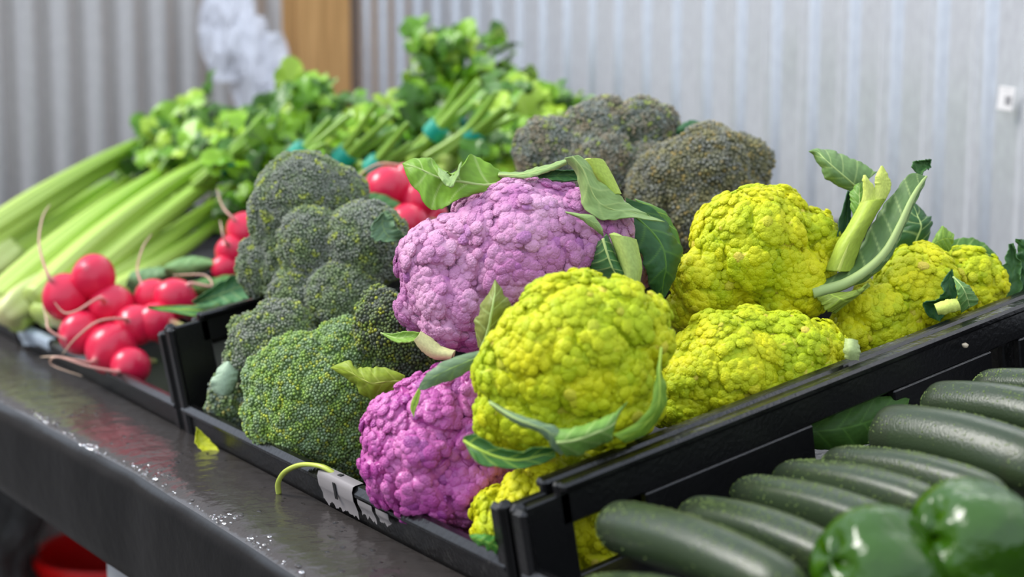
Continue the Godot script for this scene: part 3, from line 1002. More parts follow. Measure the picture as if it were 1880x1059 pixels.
	leaf(o, "leaf", z + 0.05, [[1862, 555, 0, 1848, 550, 0], [1880, 520, 0, 1838, 510, 0], [1872, 480, 0, 1848, 474, 0], [1860, 446, 0, 1852, 448, 0]], [Color(0.09, 0.2, 0.07), GREEN], {"fold": 0.006, "frill": 0.003})
	leaf(o, "leaf", z + 0.06, [[1900, 545, 0, 1866, 545, 0], [1905, 500, 0, 1862, 500, 0], [1900, 455, 0, 1866, 462, 0], [1880, 440, 0, 1864, 438, 0]], [DARK, GREEN], {"fold": -0.006, "frill": 0.003})
	# lowest yellow head in the corner
	hd = head(1020, 945, 0.865, [[1020, 950, 112, 0.0], [930, 965, 58, -0.004], [1040, 870, 55, 0.01], [1100, 920, 80, 0.0], [1095, 850, 40, 0.02], [915, 940, 42, 0.0], [1080, 1000, 80, 0.0]], fine.call(340, 24.0, 1.1))
	o = cauliflower("yellow cauliflower down in the front corner, seen behind the corner post", hd, 190, yellow.call(0.2), M.curd)
	leaf(o, "leaf", 0.80, [[862, 982, 0.01, 868, 992, 0.01], [886, 980, 0, 888, 1004, 0], [910, 990, 0, 912, 1014, 0], [930, 1005, 0.004, 930, 1018, 0.004]], [Color(0.06, 0.22, 0.03), LIME], {"fold": -0.004, "frill": 0.003})

# ---------------------------------------------------------------- broccoli
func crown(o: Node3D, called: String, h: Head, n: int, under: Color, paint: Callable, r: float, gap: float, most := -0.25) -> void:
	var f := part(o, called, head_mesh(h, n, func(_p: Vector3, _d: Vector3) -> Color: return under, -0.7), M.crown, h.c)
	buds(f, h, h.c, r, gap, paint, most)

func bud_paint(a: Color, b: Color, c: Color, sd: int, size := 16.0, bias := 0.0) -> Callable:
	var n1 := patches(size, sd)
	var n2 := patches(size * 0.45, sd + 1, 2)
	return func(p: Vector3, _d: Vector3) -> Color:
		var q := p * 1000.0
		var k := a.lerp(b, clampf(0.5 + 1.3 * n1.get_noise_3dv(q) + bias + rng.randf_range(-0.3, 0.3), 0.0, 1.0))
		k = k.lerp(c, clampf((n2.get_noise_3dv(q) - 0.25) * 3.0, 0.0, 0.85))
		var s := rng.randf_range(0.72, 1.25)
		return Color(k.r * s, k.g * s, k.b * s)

func stalk(o: Node3D, top: Vector3, r: float) -> void:
	var d := Vector3(-0.1, -1, -0.35).normalized()
	part(o, "stalk", tube(PackedVector3Array([top, top + d * 0.05]), PackedFloat32Array([r, r * 0.8]), top, 4, 12, no_shape, Color(0.22, 0.33, 0.12), Color(0.35, 0.42, 0.2)), M.stalk, top)

func broccoli() -> void:
	var fine := func(sd: int, s := 9.0, k := 1.0) -> Array: return [[cells(s * 2.4, sd), 0.0034 * k, 0.6], [cells(s, sd + 1), 0.0022 * k, 0.7]]
	# bright front head
	var h := head(585, 745, 1.09, [[590, 745, 118, 0.0], [555, 705, 96, 0.0], [642, 660, 78, 0.004], [618, 800, 88, 0.0], [520, 765, 74, 0.0], [650, 825, 58, 0.0], [500, 700, 55, 0.006], [690, 730, 50, 0.01]], fine.call(400))
	var o := thing("broccoli", "bright green broccoli crown at the front rim of the crate beside the magenta cauliflower", "broccoli", h.c)
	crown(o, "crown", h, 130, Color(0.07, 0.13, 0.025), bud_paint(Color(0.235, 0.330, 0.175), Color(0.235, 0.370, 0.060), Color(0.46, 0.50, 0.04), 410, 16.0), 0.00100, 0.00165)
	stalk(o, h.c, 0.02)
	leaf(o, "leaf", 0.985, [[744, 688, 0.0, 742, 700, 0, 734, 716, 0], [712, 676, 0.004, 712, 700, -0.004, 706, 730, 0.004], [682, 674, 0.004, 683, 703, -0.006, 685, 740, 0.006], [657, 674, 0.004, 660, 693, -0.004, 654, 712, 0.004], [637, 661, 0.004, 637, 680, 0, 632, 692, 0.006], [607, 675, 0.012]], [Color(0.27, 0.36, 0.03), Color(0.45, 0.52, 0.10)], {"rib": 0.0007, "frill": 0.0022})
	# grey-green back head: its florets stand apart
	o = thing("broccoli", "grey-green broccoli of several tall domed florets left of the purple cauliflower", "broccoli", P(590, 500, 1.19))
	var grey := bud_paint(Color(0.225, 0.245, 0.195), Color(0.190, 0.255, 0.105), Color(0.403, 0.465, 0.046), 430, 26.0, -0.12)
	for f in [[558, 375, 78, 95, 0.035, 500], [500, 405, 38, 70, 0.02, 503], [572, 455, 52, 78, -0.005, 506], [672, 452, 68, 74, -0.008, 509], [632, 548, 62, 56, -0.02, 512], [480, 490, 36, 62, 0.025, 515], [510, 495, 32, 68, 0.015, 518], [545, 550, 40, 60, -0.01, 521], [615, 365, 48, 50, 0.035, 524]]:
		var rp: float = f[2]
		var dy: float = f[3] - rp
		h = head(f[0], f[1], 1.19 + f[4], [[f[0], f[1] - dy, rp, 0.0], [f[0], f[1], rp * 1.02, -0.002], [f[0], f[1] + dy, rp * 0.9, 0.004]], fine.call(f[5], 9.0, 0.8), 0.02)
		crown(o, "floret", h, 64, Color(0.05, 0.08, 0.035), grey, 0.00105, 0.0018)
	stalk(o, P(590, 520, 1.22), 0.025)
	leaf(o, "leaf", 1.12, [[700, 392, 0.006, 712, 386, 0.006], [682, 420, 0.0, 722, 402, 0.004], [690, 441, -0.004, 735, 425, 0.0], [720, 444, -0.002, 750, 434, 0.004]], [Color(0.14, 0.24, 0.13), PALE], {"fold": 0.008, "frill": 0.002})
	leaf(o, "leaf", 1.13, [[690, 400, 0.006, 700, 396, 0.006], [680, 425, 0.0, 706, 420, 0.004], [686, 440, 0.0, 708, 436, 0.0]], [DARK, GREEN], {"fold": 0.004})
	# dusky head on the left
	h = head(500, 625, 1.14, [[515, 610, 62, 0.0], [480, 630, 58, 0.0], [455, 660, 45, 0.0], [540, 640, 55, 0.005], [460, 610, 38, 0.01]], fine.call(440))
	o = thing("broccoli", "dusky broccoli crown just behind and left of the bright front one", "broccoli", h.c)
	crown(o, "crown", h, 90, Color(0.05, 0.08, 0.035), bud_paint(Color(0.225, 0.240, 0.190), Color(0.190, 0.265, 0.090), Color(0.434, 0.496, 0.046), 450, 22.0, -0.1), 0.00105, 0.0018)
	stalk(o, h.c, 0.016)
	# small head in the left corner
	h = head(428, 738, 1.185, [[428, 742, 48, 0.0], [420, 715, 38, 0.0], [450, 760, 38, 0.0], [405, 755, 28, 0.0]], fine.call(460))
	o = thing("broccoli", "small broccoli head in the left corner with a pale leaf on it", "broccoli", h.c)
	crown(o, "crown", h, 70, Color(0.05, 0.08, 0.035), bud_paint(Color(0.186, 0.232, 0.186), Color(0.202, 0.295, 0.078), Color(0.434, 0.372, 0.093), 470, 14.0), 0.0012, 0.0019)
	stalk(o, h.c, 0.012)
	leaf(o, "leaf", 1.125, [[415, 663, 0.004, 425, 664, 0.004], [393, 685, -0.002, 438, 680, 0], [386, 710, -0.002, 434, 705, -0.002], [398, 724, 0.0, 420, 726, 0.0]], [Color(0.36, 0.48, 0.33), PALE], {"fold": -0.006, "veins": 0.0})
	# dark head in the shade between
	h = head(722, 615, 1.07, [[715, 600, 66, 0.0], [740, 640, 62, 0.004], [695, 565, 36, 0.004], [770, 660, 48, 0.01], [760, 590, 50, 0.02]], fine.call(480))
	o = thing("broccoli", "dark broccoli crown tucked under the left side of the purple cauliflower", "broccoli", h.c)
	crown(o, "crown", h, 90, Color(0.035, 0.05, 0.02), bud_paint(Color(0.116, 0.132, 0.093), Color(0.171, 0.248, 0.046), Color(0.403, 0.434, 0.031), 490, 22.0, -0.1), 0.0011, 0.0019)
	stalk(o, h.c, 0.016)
	# two reddish heads by the wall
	h = head(1095, 285, 1.30, [[1008, 278, 66, 0.0], [1095, 250, 68, 0.01], [1178, 240, 62, 0.01], [1092, 320, 92, 0.0], [1185, 330, 74, -0.005], [1030, 320, 70, 0.0], [1115, 215, 42, 0.015], [1210, 225, 34, 0.012]], fine.call(600, 11.0))
	o = thing("broccoli", "purplish broccoli crown behind the upper purple cauliflower, left of the other by the wall", "broccoli", h.c)
	crown(o, "crown", h, 120, Color(0.06, 0.075, 0.04), bud_paint(Color(0.202, 0.225, 0.194), Color(0.265, 0.215, 0.135), Color(0.341, 0.419, 0.062), 610, 24.0, -0.05), 0.0013, 0.0023)
	stalk(o, h.c, 0.02)
	h = head(1285, 335, 1.25, [[1298, 318, 86, 0.0], [1362, 302, 56, 0.01], [1240, 340, 78, 0.0], [1285, 395, 82, -0.004], [1200, 350, 54, 0.0], [1225, 305, 40, 0.01], [1330, 360, 70, 0.0], [1300, 268, 46, 0.008], [1210, 395, 60, 0.0]], fine.call(620, 11.0))
	o = thing("broccoli", "brown-flecked broccoli crown against the grey corrugated wall behind the yellow cauliflowers", "broccoli", h.c)
	crown(o, "crown", h, 130, Color(0.06, 0.065, 0.03), bud_paint(Color(0.205, 0.210, 0.175), Color(0.215, 0.200, 0.085), Color(0.36, 0.26, 0.07), 630, 18.0), 0.0013, 0.0023)
	stalk(o, h.c, 0.02)
	leaf(o, "leaf", 1.29, [[1238, 246, 0, 1246, 232, 0], [1266, 252, 0, 1268, 220, 0], [1290, 246, 0, 1295, 226, 0], [1306, 236, 0, 1308, 232, 0]], [Color(0.05, 0.14, 0.06), GREEN], {"fold": -0.004})

# ---------------------------------------------------------------- cucumbers, peppers
func cucumbers_and_peppers() -> void:
	var skin := relief(mat(Color.WHITE, 0.29), noise_tex(patches(20.0, 71, 4), 512), 20.0, 0.018)
	skin.vertex_color_use_as_albedo = true
	skin.metallic_specular = 0.42
	var wart := mat(Color(0.40, 0.48, 0.20), 0.5)
	var list := [
		[[1103, 918], [1480, 1098], 104, 0.05, "dark cucumber nearest the crate corner post, front of the row"],
		[[1248, 912], [1560, 1040], 88, 0.095, "second dark cucumber from the front of the row, half under a pepper"],
		[[1343, 872], [1700, 1000], 82, 0.135, "third dark cucumber from the front of the row"],
		[[1420, 848], [1725, 938], 80, 0.165, "fourth dark cucumber from the front, with pale warts along its back"],
		[[1508, 822], [1855, 920], 80, 0.205, "fifth dark cucumber from the front, lying under the big one"],
		[[1603, 748], [1960, 880], 118, 0.245, "thick cucumber lying on top of the row beside the wall opening"],
		[[1693, 706], [1980, 790], 92, 0.298, "cucumber behind the thick one, its end near the black crate wall"],
		[[1783, 682], [2000, 738], 70, 0.346, "farthest cucumber of the row at the right edge of the photo"],
		[[1062, 1062], [1330, 1150], 100, 0.022, "cucumber lying lowest at the bottom edge before the corner post"]]
	var k := 0
	for c in list:
		k += 1
		var a := at_x(c[0][0], c[0][1] + c[2] * 0.35, -0.575 if k == 9 else -0.598)
		var s := (a - RIM).dot(Vector3(0, sin(TILT), -cos(TILT)))
		var b := at_s(c[1][0], c[1][1], s)
		if a.distance_to(b) > 0.17: b = a + (b - a).normalized() * 0.17
		if a.distance_to(b) < 0.13: b = a + (b - a).normalized() * 0.13
		var za := (a - eye).dot(fwd)
		var r: float = c[2] * 0.5 * za / FPX
		var d := (b - a).normalized()
		var mid := (a + b) * 0.5 + Vector3(0, 0.004, 0)
		var pts := PackedVector3Array([a, a.lerp(b, 0.08), a.lerp(b, 0.22) + Vector3(0, 0.002, 0), mid, a.lerp(b, 0.78) + Vector3(0, 0.002, 0), a.lerp(b, 0.93), b])
		var radii := PackedFloat32Array([0.0, r * 0.80, r * 0.97, r, r * 0.97, r * 0.75, 0.0])
		var o := thing("cucumber", c[4], "cucumber", mid - Vector3(0, r, 0), "cucumbers in the right crate")
		var shape := func(ang: float, _t: float) -> float: return 1.0 + 0.018 * cos(ang * 5.0 + k)
		part(o, "body", tube(pts, radii, mid, 48, 40, shape, Color(0.026, 0.040, 0.020), Color(0.034, 0.050, 0.020)), skin, mid)
		var mm := MultiMesh.new()
		mm.transform_format = MultiMesh.TRANSFORM_3D
		mm.mesh = M.bud_mesh
		mm.instance_count = 900
		var side := d.cross(Vector3.UP).normalized()
		var b2 := d.cross(side)
		for i in 900:
			var t := rng.randf_range(0.06, 0.94)
			var ang := -PI / 2.0 + rng.randfn(0.0, 0.9)
			var p := spline(pts, t) + (side * cos(ang) + b2 * sin(ang)) * spline1(radii, t) * 0.985
			var q := rng.randf_range(0.00025, 0.0006)
			mm.set_instance_transform(i, Transform3D(Basis().scaled(Vector3(q, q, q)), p - mid))
		var w := MultiMeshInstance3D.new()
		w.name = "warts"
		w.multimesh = mm
		w.material_override = wart
		w.set_meta("kind", "stuff")
		o.add_child(w)
		w.position = mid - wp[o]
	# peppers
	var gloss := mat(Color(0.17, 0.31, 0.015), 0.16)
	gloss.metallic_specular = 0.5
	var pn := patches(35.0, 81, 3)
	relief(gloss, noise_tex(pn, 256), 10.0, 0.16)
	for p in [[1618, 1052, 0.66, 118, 100, "green pepper in the middle of the two at the bottom right", 0.4], [1798, 1010, 0.665, 128, 108, "glossy green pepper with bright wet highlights at the bottom right corner", 1.3]]:
		var c: Vector3 = P(p[0], p[1], p[2])
		var r: float = p[3] * p[2] / FPX
		var V := PackedVector3Array()
		var I := PackedInt32Array()
		var nu := 48
		var nv := 72
		var axis := (-right * 0.8 - fwd * 0.3 + Vector3.UP * 0.25).normalized()
		var sx := axis.cross(Vector3.UP).normalized()
		var sy := sx.cross(axis)
		for i in nu + 1:
			var t := PI * i / nu
			for j in nv:
				var a2 := TAU * j / nv
				var lobe := 1.0 + 0.11 * (absf(cos(a2 * 2.0 + p[6])) - 0.6) * sin(t) * 1.5
				var rr := pow(sin(t), 0.75) * r * lobe
				var dent := 0.25 * exp(-pow(t / 0.45, 2.0)) + 0.15 * exp(-pow((PI - t) / 0.4, 2.0)) * (1.0 + 0.4 * cos(a2 * 4.0))
				V.append((sx * cos(a2) + sy * sin(a2)) * rr - axis * (cos(t) * r * 1.08 - signf(cos(t)) * dent * r))
		for i in nu:
			for j in nv:
				var j2 := (j + 1) % nv
				I.append_array([i * nv + j, i * nv + j2, (i + 1) * nv + j, i * nv + j2, (i + 1) * nv + j2, (i + 1) * nv + j])
		var o := thing("green_pepper", p[5], "pepper", c - Vector3(0, r, 0))
		part(o, "body", build_mesh(V, I), gloss, c)
		var top := c - axis * r * 0.78
		part(o, "stem", tube(PackedVector3Array([top, top - axis * 0.012 + sy * 0.002, top - axis * 0.02 + sy * 0.006]), PackedFloat32Array([0.006, 0.0035, 0.004]), top, 8, 10, no_shape, Color(0.12, 0.24, 0.04), Color(0.2, 0.3, 0.08)), M.stalk, top)

# ---------------------------------------------------------------- radishes
func radish(px: float, py: float, z: float, rp: float, root: Array, label: String, group: String) -> void:
	var c := P(px, py, z)
	var r := rp * z / FPX
	var o := thing("radish", label, "radish", c - Vector3(0, r, 0), group)
	var tip: Vector3
	var rp_pts := PackedVector3Array()
	if root.size():
		for q in root: rp_pts.append(P(q[0], q[1], z + q[2]))
		tip = (rp_pts[0] - c).normalized()
	else:
		tip = Vector3(rng.randf_range(-1, 1), rng.randf_range(-0.6, 0.6), rng.randf_range(-0.4, 1)).normalized()
	var sx := tip.cross(Vector3(0.3, 1, 0.1)).normalized()
	var sy := sx.cross(tip)
	var V := PackedVector3Array()
	var K := PackedColorArray()
	var I := PackedInt32Array()
	var nu := 26
	var nv := 30
	var wob := rng.randf() * 6.0
	for i in nu + 1:
		var t := PI * i / nu        # 0 at the root end
		var z2 := cos(t)
		var rr := sin(t)
		if t < 0.5: z2 += 0.10 * (1.0 - t / 0.5) ** 2.0
		var pale := clampf((0.22 - t) / 0.22, 0.0, 1.0)
		for j in nv:
			var a := TAU * j / nv
			var k := 1.0 + 0.03 * sin(a * 2.0 + wob) + 0.02 * sin(a * 3.0 + wob * 2.0)
			V.append((sx * cos(a) * rr * k + sy * sin(a) * rr * k + tip * z2) * r)
			K.append(Color(0.70, 0.018, 0.065).lerp(Color(0.78, 0.20, 0.25), pale))
	for i in nu:
		for j in nv:
			var j2 := (j + 1) % nv
			I.append_array([i * nv + j, i * nv + j2, (i + 1) * nv + j, i * nv + j2, (i + 1) * nv + j2, (i + 1) * nv + j])
	part(o, "body", build_mesh(V, I, K), M.radish, c)
	if root.size() > 1:
		var pts := PackedVector3Array([c + tip * r * 0.9])
		pts.append_array(rp_pts)
		part(o, "root", tube(pts, PackedFloat32Array([0.0036, 0.0017, 0.0011, 0.0009, 0.0004]), c, 30, 8, no_shape, Color(0.66, 0.20, 0.2), Color(0.66, 0.50, 0.34)), M.stalk, c, "thin pinkish root")
	var e := c - tip * r * 0.92
	part(o, "leaf_stems", tube(PackedVector3Array([e, e - tip * 0.02 + Vector3(0, -0.004, 0)]), PackedFloat32Array([0.005, 0.003]), e, 4, 8, no_shape, Color(0.45, 0.12, 0.12), Color(0.2, 0.35, 0.06)), M.stalk, e)

func radishes() -> void:
	var rm := mat(Color.WHITE, 0.28)
	rm.vertex_color_use_as_albedo = true
	M.radish = rm
	var g := "radishes heaped at the front of the left crate"
	radish(172, 508, 1.42, 41, [[150, 480, -0.03]], "round red radish highest at the left end of the front heap", g)
	radish(122, 545, 1.42, 44, [[88, 505, -0.02], [72, 450, 0.0], [78, 400, 0.02], [92, 375, 0.03]], "red radish at the far left of the front heap, its root rising upward", g)
	radish(205, 562, 1.42, 42, [[180, 548, -0.04], [142, 570, -0.05], [118, 574, -0.05], [100, 555, -0.05]], "pinkish red radish in the middle of the front heap under the highest one", g)
	radish(322, 548, 1.42, 38, [[352, 520, -0.01], [388, 525, -0.01], [375, 505, 0.0], [318, 505, 0.01]], "red radish resting on the long dark leaf over the crate wall", g)
	radish(281, 545, 1.43, 34, [[262, 525, -0.01], [252, 495, 0.0], [262, 455, 0.01], [278, 430, 0.02]], "red radish with an upright forked root beside the one on the dark leaf", g)
	radish(250, 598, 1.40, 40, [[225, 585, -0.03], [180, 590, -0.05], [140, 620, -0.05], [115, 650, -0.04]], "red radish right of the middle of the front heap above the post", g)
	radish(205, 640, 1.385, 48, [[165, 665, -0.03], [135, 660, -0.04], [105, 655, -0.04], [75, 655, -0.03]], "large red radish low in the front heap against the rim", g)
	radish(148, 612, 1.40, 40, [[118, 622, -0.02], [90, 605, -0.02], [85, 585, -0.01], [78, 560, 0.0]], "red radish low at the left of the front heap behind trailing roots", g)
	radish(240, 672, 1.365, 36, [[212, 682, -0.02], [160, 672, -0.03], [105, 655, -0.03], [95, 670, -0.02], [150, 690, -0.02]], "red radish lowest in the front heap, touching the black corner post", g)
	radish(286, 590, 1.40, 36, [], "red radish half hidden behind the post tops of the two crates", g)
	radish(170, 585, 1.44, 38, [], "red radish buried in the centre of the front heap", g)
	radish(305, 605, 1.405, 28, [], "red radish peeping over the step of the broccoli crate wall", g)
	radish(350, 565, 1.45, 24, [], "small red radish under the dark leaf by the broccoli", g)
	g = "radishes between the celery and the broccoli"
	radish(452, 425, 1.50, 37, [[425, 398, -0.02], [408, 378, -0.01], [398, 345, 0.0]], "red radish uppermost of the few between celery and broccoli", g)
	radish(428, 462, 1.49, 32, [[412, 440, -0.03], [408, 425, -0.03], [404, 405, -0.02]], "red radish in the middle of the few between celery and broccoli", g)
	radish(412, 492, 1.48, 25, [], "small red radish lowest of the few between celery and broccoli", g)
	radish(442, 490, 1.49, 30, [], "red radish touching the broccoli, lower right of the few there", g)
	g = "radishes behind the broccoli and the purple cauliflower"
	radish(712, 345, 1.42, 40, [[680, 322, 0.0], [665, 335, 0.0], [650, 352, 0.0]], "round red radish at the left behind the broccoli and purple cauliflower", g)
	radish(748, 335, 1.45, 36, [[740, 305, -0.01], [700, 300, -0.01], [668, 315, 0.0], [645, 340, 0.0]], "red radish uppermost behind the purple cauliflower's big leaf", g)
	radish(768, 370, 1.42, 36, [], "red radish half covered by the tip of the purple cauliflower's leaf", g)
	radish(748, 412, 1.40, 40, [], "red radish lowest of those behind the purple cauliflower", g)
	radish(790, 400, 1.43, 34, [], "red radish rightmost behind the purple cauliflower, under its leaf", g)
	radish(388, 702, 1.27, 22, [], "red radish glimpsed through the opening in the crate wall", "")

# ---------------------------------------------------------------- celery and herbs
func leaflet(sd: int, size: float) -> ArrayMesh:
	var r := RandomNumberGenerator.new()
	r.seed = sd
	var V := PackedVector3Array()
	var I := PackedInt32Array()
	var n := 30
	for s in [1.0, -1.0]:
		V.append(Vector3(0, 0.0004 * s, 0.0))
		for ring in [0.55, 1.0]:
			for i in n + 1:
				var a := PI * (-0.97 + 1.94 * i / n)
				# three lobes with toothed edges, stalk end at angle ±PI
				var rad := 0.55 + 0.36 * pow(absf(cos(a * 1.45)), 0.7) + 0.10 * cos(a)
				if absf(a) > 2.5: rad *= 0.75
				rad *= 1.0 + 0.10 * absf(sin(i * 1.57)) * (1.0 if ring == 1.0 else 0.2)
				var q: Vector2 = Vector2(cos(a), sin(a)) * rad * ring * size
				var y: float = 0.35 * size * (-q.x * q.x / (size * size)) * 0.8 + 0.10 * size * sin(a * 5.0 + sd) * ring * ring + 0.2 * absf(q.y)
				V.append(Vector3(q.y, y + 0.0004 * s, -q.x - size * 0.6))
	var half := 1 + 2 * (n + 1)
	for s in 2:
		var o := s * half
		for i in n:
			var a := o + 1 + i
			var b := o + 1 + n + 1 + i
			if s == 0: I.append_array([o, a, a + 1, a, b, a + 1, a + 1, b, b + 1])
			else: I.append_array([o, a + 1, a, a, a + 1, b, a + 1, b + 1, b])
	for i in n:
		var b := 1 + n + 1 + i
		I.append_array([b, half + b, b + 1, b + 1, half + b, half + b + 1])
	for i in V.size(): V[i] = V[i] - Vector3(0, 0, 0)
	return build_mesh(V, I)

func spray(o: Node3D, root: Vector3, tip: Vector3, count: int, size: float, spread: float, thick: float) -> void:
	var mid := root.lerp(tip, 0.55) + Vector3(rng.randf_range(-0.01, 0.01), rng.randf_range(0.0, 0.02), 0)
	part(o, "stem", tube(PackedVector3Array([root, mid, tip]), PackedFloat32Array([thick, thick * 0.8, thick * 0.4]), root, 8, 7, no_shape, Color(0.24, 0.42, 0.05), Color(0.15, 0.32, 0.04)), M.stalk, root)
	for i in int(count * 2.2):
		var t := 1.0 if i == 0 else rng.randf_range(0.62, 1.0)
		var p := spline(PackedVector3Array([root, mid, tip]), t) + Vector3(rng.randfn(0, spread), rng.randfn(0, spread * 0.8), rng.randfn(0, spread))
		var l := part(o, "leaf", M.leaflets[rng.randi() % 4], M.herb[mini(3, rng.randi() % 5)], p)
		var k := size * rng.randf_range(0.42, 0.85)
		var away := (tip - root).normalized() + Vector3(rng.randfn(0, 0.6), rng.randfn(0.1, 0.5), rng.randfn(0, 0.6))
		l.basis = Basis.looking_at(away.normalized(), Vector3(rng.randfn(0.2, 0.4), 1, rng.randfn(0.5, 0.4))).scaled(Vector3(k, k, k))

func band(o: Node3D, c: Vector3, axis: Vector3, r: float) -> void:
	var pts := PackedVector3Array()
	var sx := axis.cross(Vector3.UP).normalized()
	var sy := sx.cross(axis)
	for i in 13: pts.append(c + (sx * cos(TAU * i / 12.0) + sy * sin(TAU * i / 12.0)) * r)
	part(o, "tie_band", tube(pts, PackedFloat32Array([0.005, 0.005]), c, 36, 8), M.teal, c, "teal band tied round the stems")

func herb(label: String, category: String, called: String, z: float, base: Array, tips: Array, per: int, size: float, spread := 0.018, tie := true) -> Node3D:
	var b := P(base[0], base[1], z + base[2])
	var o := thing(called, label, category, b)
	for t in tips:
		spray(o, b + Vector3(rng.randfn(0, 0.01), rng.randfn(0, 0.004), rng.randfn(0, 0.01)), P(t[0], t[1], z + t[2]), per, size, spread, 0.0028)
	if tie: 
		var m := P(tips[0][0], tips[0][1], z)
		band(o, b.lerp(m, 0.25), (m - b).normalized(), 0.02)
	return o

func celery(label: String, stalks: Array, z0: float, z1: float, leaves: Array) -> void:
	var b := P(stalks[0][0], stalks[0][1], z0)
	var o := thing("celery", label, "celery", b)
	for s in stalks:
		var p0 := P(s[0], s[1], z0)
		var p3 := P(s[2], s[3], z1)
		var p1 := p0.lerp(p3, 0.35) + Vector3(0, s[5], 0)
		var p2 := p0.lerp(p3, 0.7) + Vector3(0, s[5], 0)
		var r: float = s[4] * 0.5 * (z0 + z1) * 0.5 / FPX
		var rot := rng.randf() * 6.0
		# a crescent with ribs along the outside
		var shape := func(a: float, _t: float) -> float: return 1.0 + 0.05 * cos(a * 12.0) - 0.28 * exp(-pow((absf(wrapf(a - rot, -PI, PI))) / 0.7, 2.0))
		part(o, "celery_stalk", tube(PackedVector3Array([p0, p1, p2, p3]), PackedFloat32Array([r * 1.05, r * 1.1, r * 0.9, r * 0.7, r * 0.5]), p0, 26, 48, shape, Color(0.56, 0.70, 0.17), Color(0.28, 0.52, 0.02)), M.stalk, p0)
		for k in 2:
			var q := p3 + (p3 - p2).normalized() * 0.05 + Vector3(rng.randfn(0.02, 0.012), rng.randfn(-0.01, 0.01), rng.randfn(0, 0.015))
			spray(o, p3, q, 4, 0.024, 0.012, 0.003)
	var mid := P(stalks[0][0], stalks[0][1], z0).lerp(P(stalks[-1][0], stalks[-1][1], z0), 0.5)
	var ax := (P(stalks[0][2], stalks[0][3], z1) - mid).normalized()
	if stalks.size() > 3: part(o, "root_base", tube(PackedVector3Array([mid - ax * 0.022, mid - ax * 0.016, mid + ax * 0.01, mid + ax * 0.05]), PackedFloat32Array([0.004, 0.014, 0.022, 0.018]), mid, 14, 30, func(a: float, _t: float) -> float: return 1.0 + 0.10 * cos(a * 5.0), Color(0.60, 0.55, 0.25), Color(0.58, 0.70, 0.22)), M.stalk, mid, "pale root end")
	for l in leaves:
		spray(o, P(l[0], l[1], l[2]) + Vector3(0.03, -0.04, 0.0), P(l[0], l[1], l[2]), 8, 0.032, 0.022, 0.003)

func teal_bands() -> void:
	for q in [[800, 240, 1.68, "teal band nearest the tall upright bunch"], [868, 247, 1.66, "teal band at the right above the yellow-green stems"], [552, 282, 1.62, "teal band left of the middle among the dark leaves"], [632, 288, 1.62, "teal band in the middle over the radishes' bunch"], [412, 296, 1.70, "teal band at the left over the celery leaves"], [690, 305, 1.6, "teal band just above the red radishes behind the broccoli"]]:
		var c := P(q[0], q[1], q[2])
		var o := thing("tie_band", q[3], "band", c)
		var ax := (right * rng.randf_range(0.4, 0.9) + Vector3.UP * 0.55 - fwd * 0.2).normalized()
		part(o, "strip", tube(PackedVector3Array([c - ax * 0.0085, c - ax * 0.0075, c + ax * 0.0075, c + ax * 0.0085]), PackedFloat32Array([0.012, 0.0135, 0.0135, 0.012]), c, 9, 24), M.teal, c)
		for k in 4:
			var f := Vector3(rng.randfn(), rng.randfn(), rng.randfn()) * 0.0045
			part(o, "stem", tube(PackedVector3Array([c - ax * 0.06 + f * 1.5, c + f, c + ax * 0.06 + f * 3.0]), PackedFloat32Array([0.004, 0.005, 0.003]), c, 8, 8, no_shape, Color(0.30, 0.46, 0.06), Color(0.22, 0.42, 0.04)), M.stalk, c)

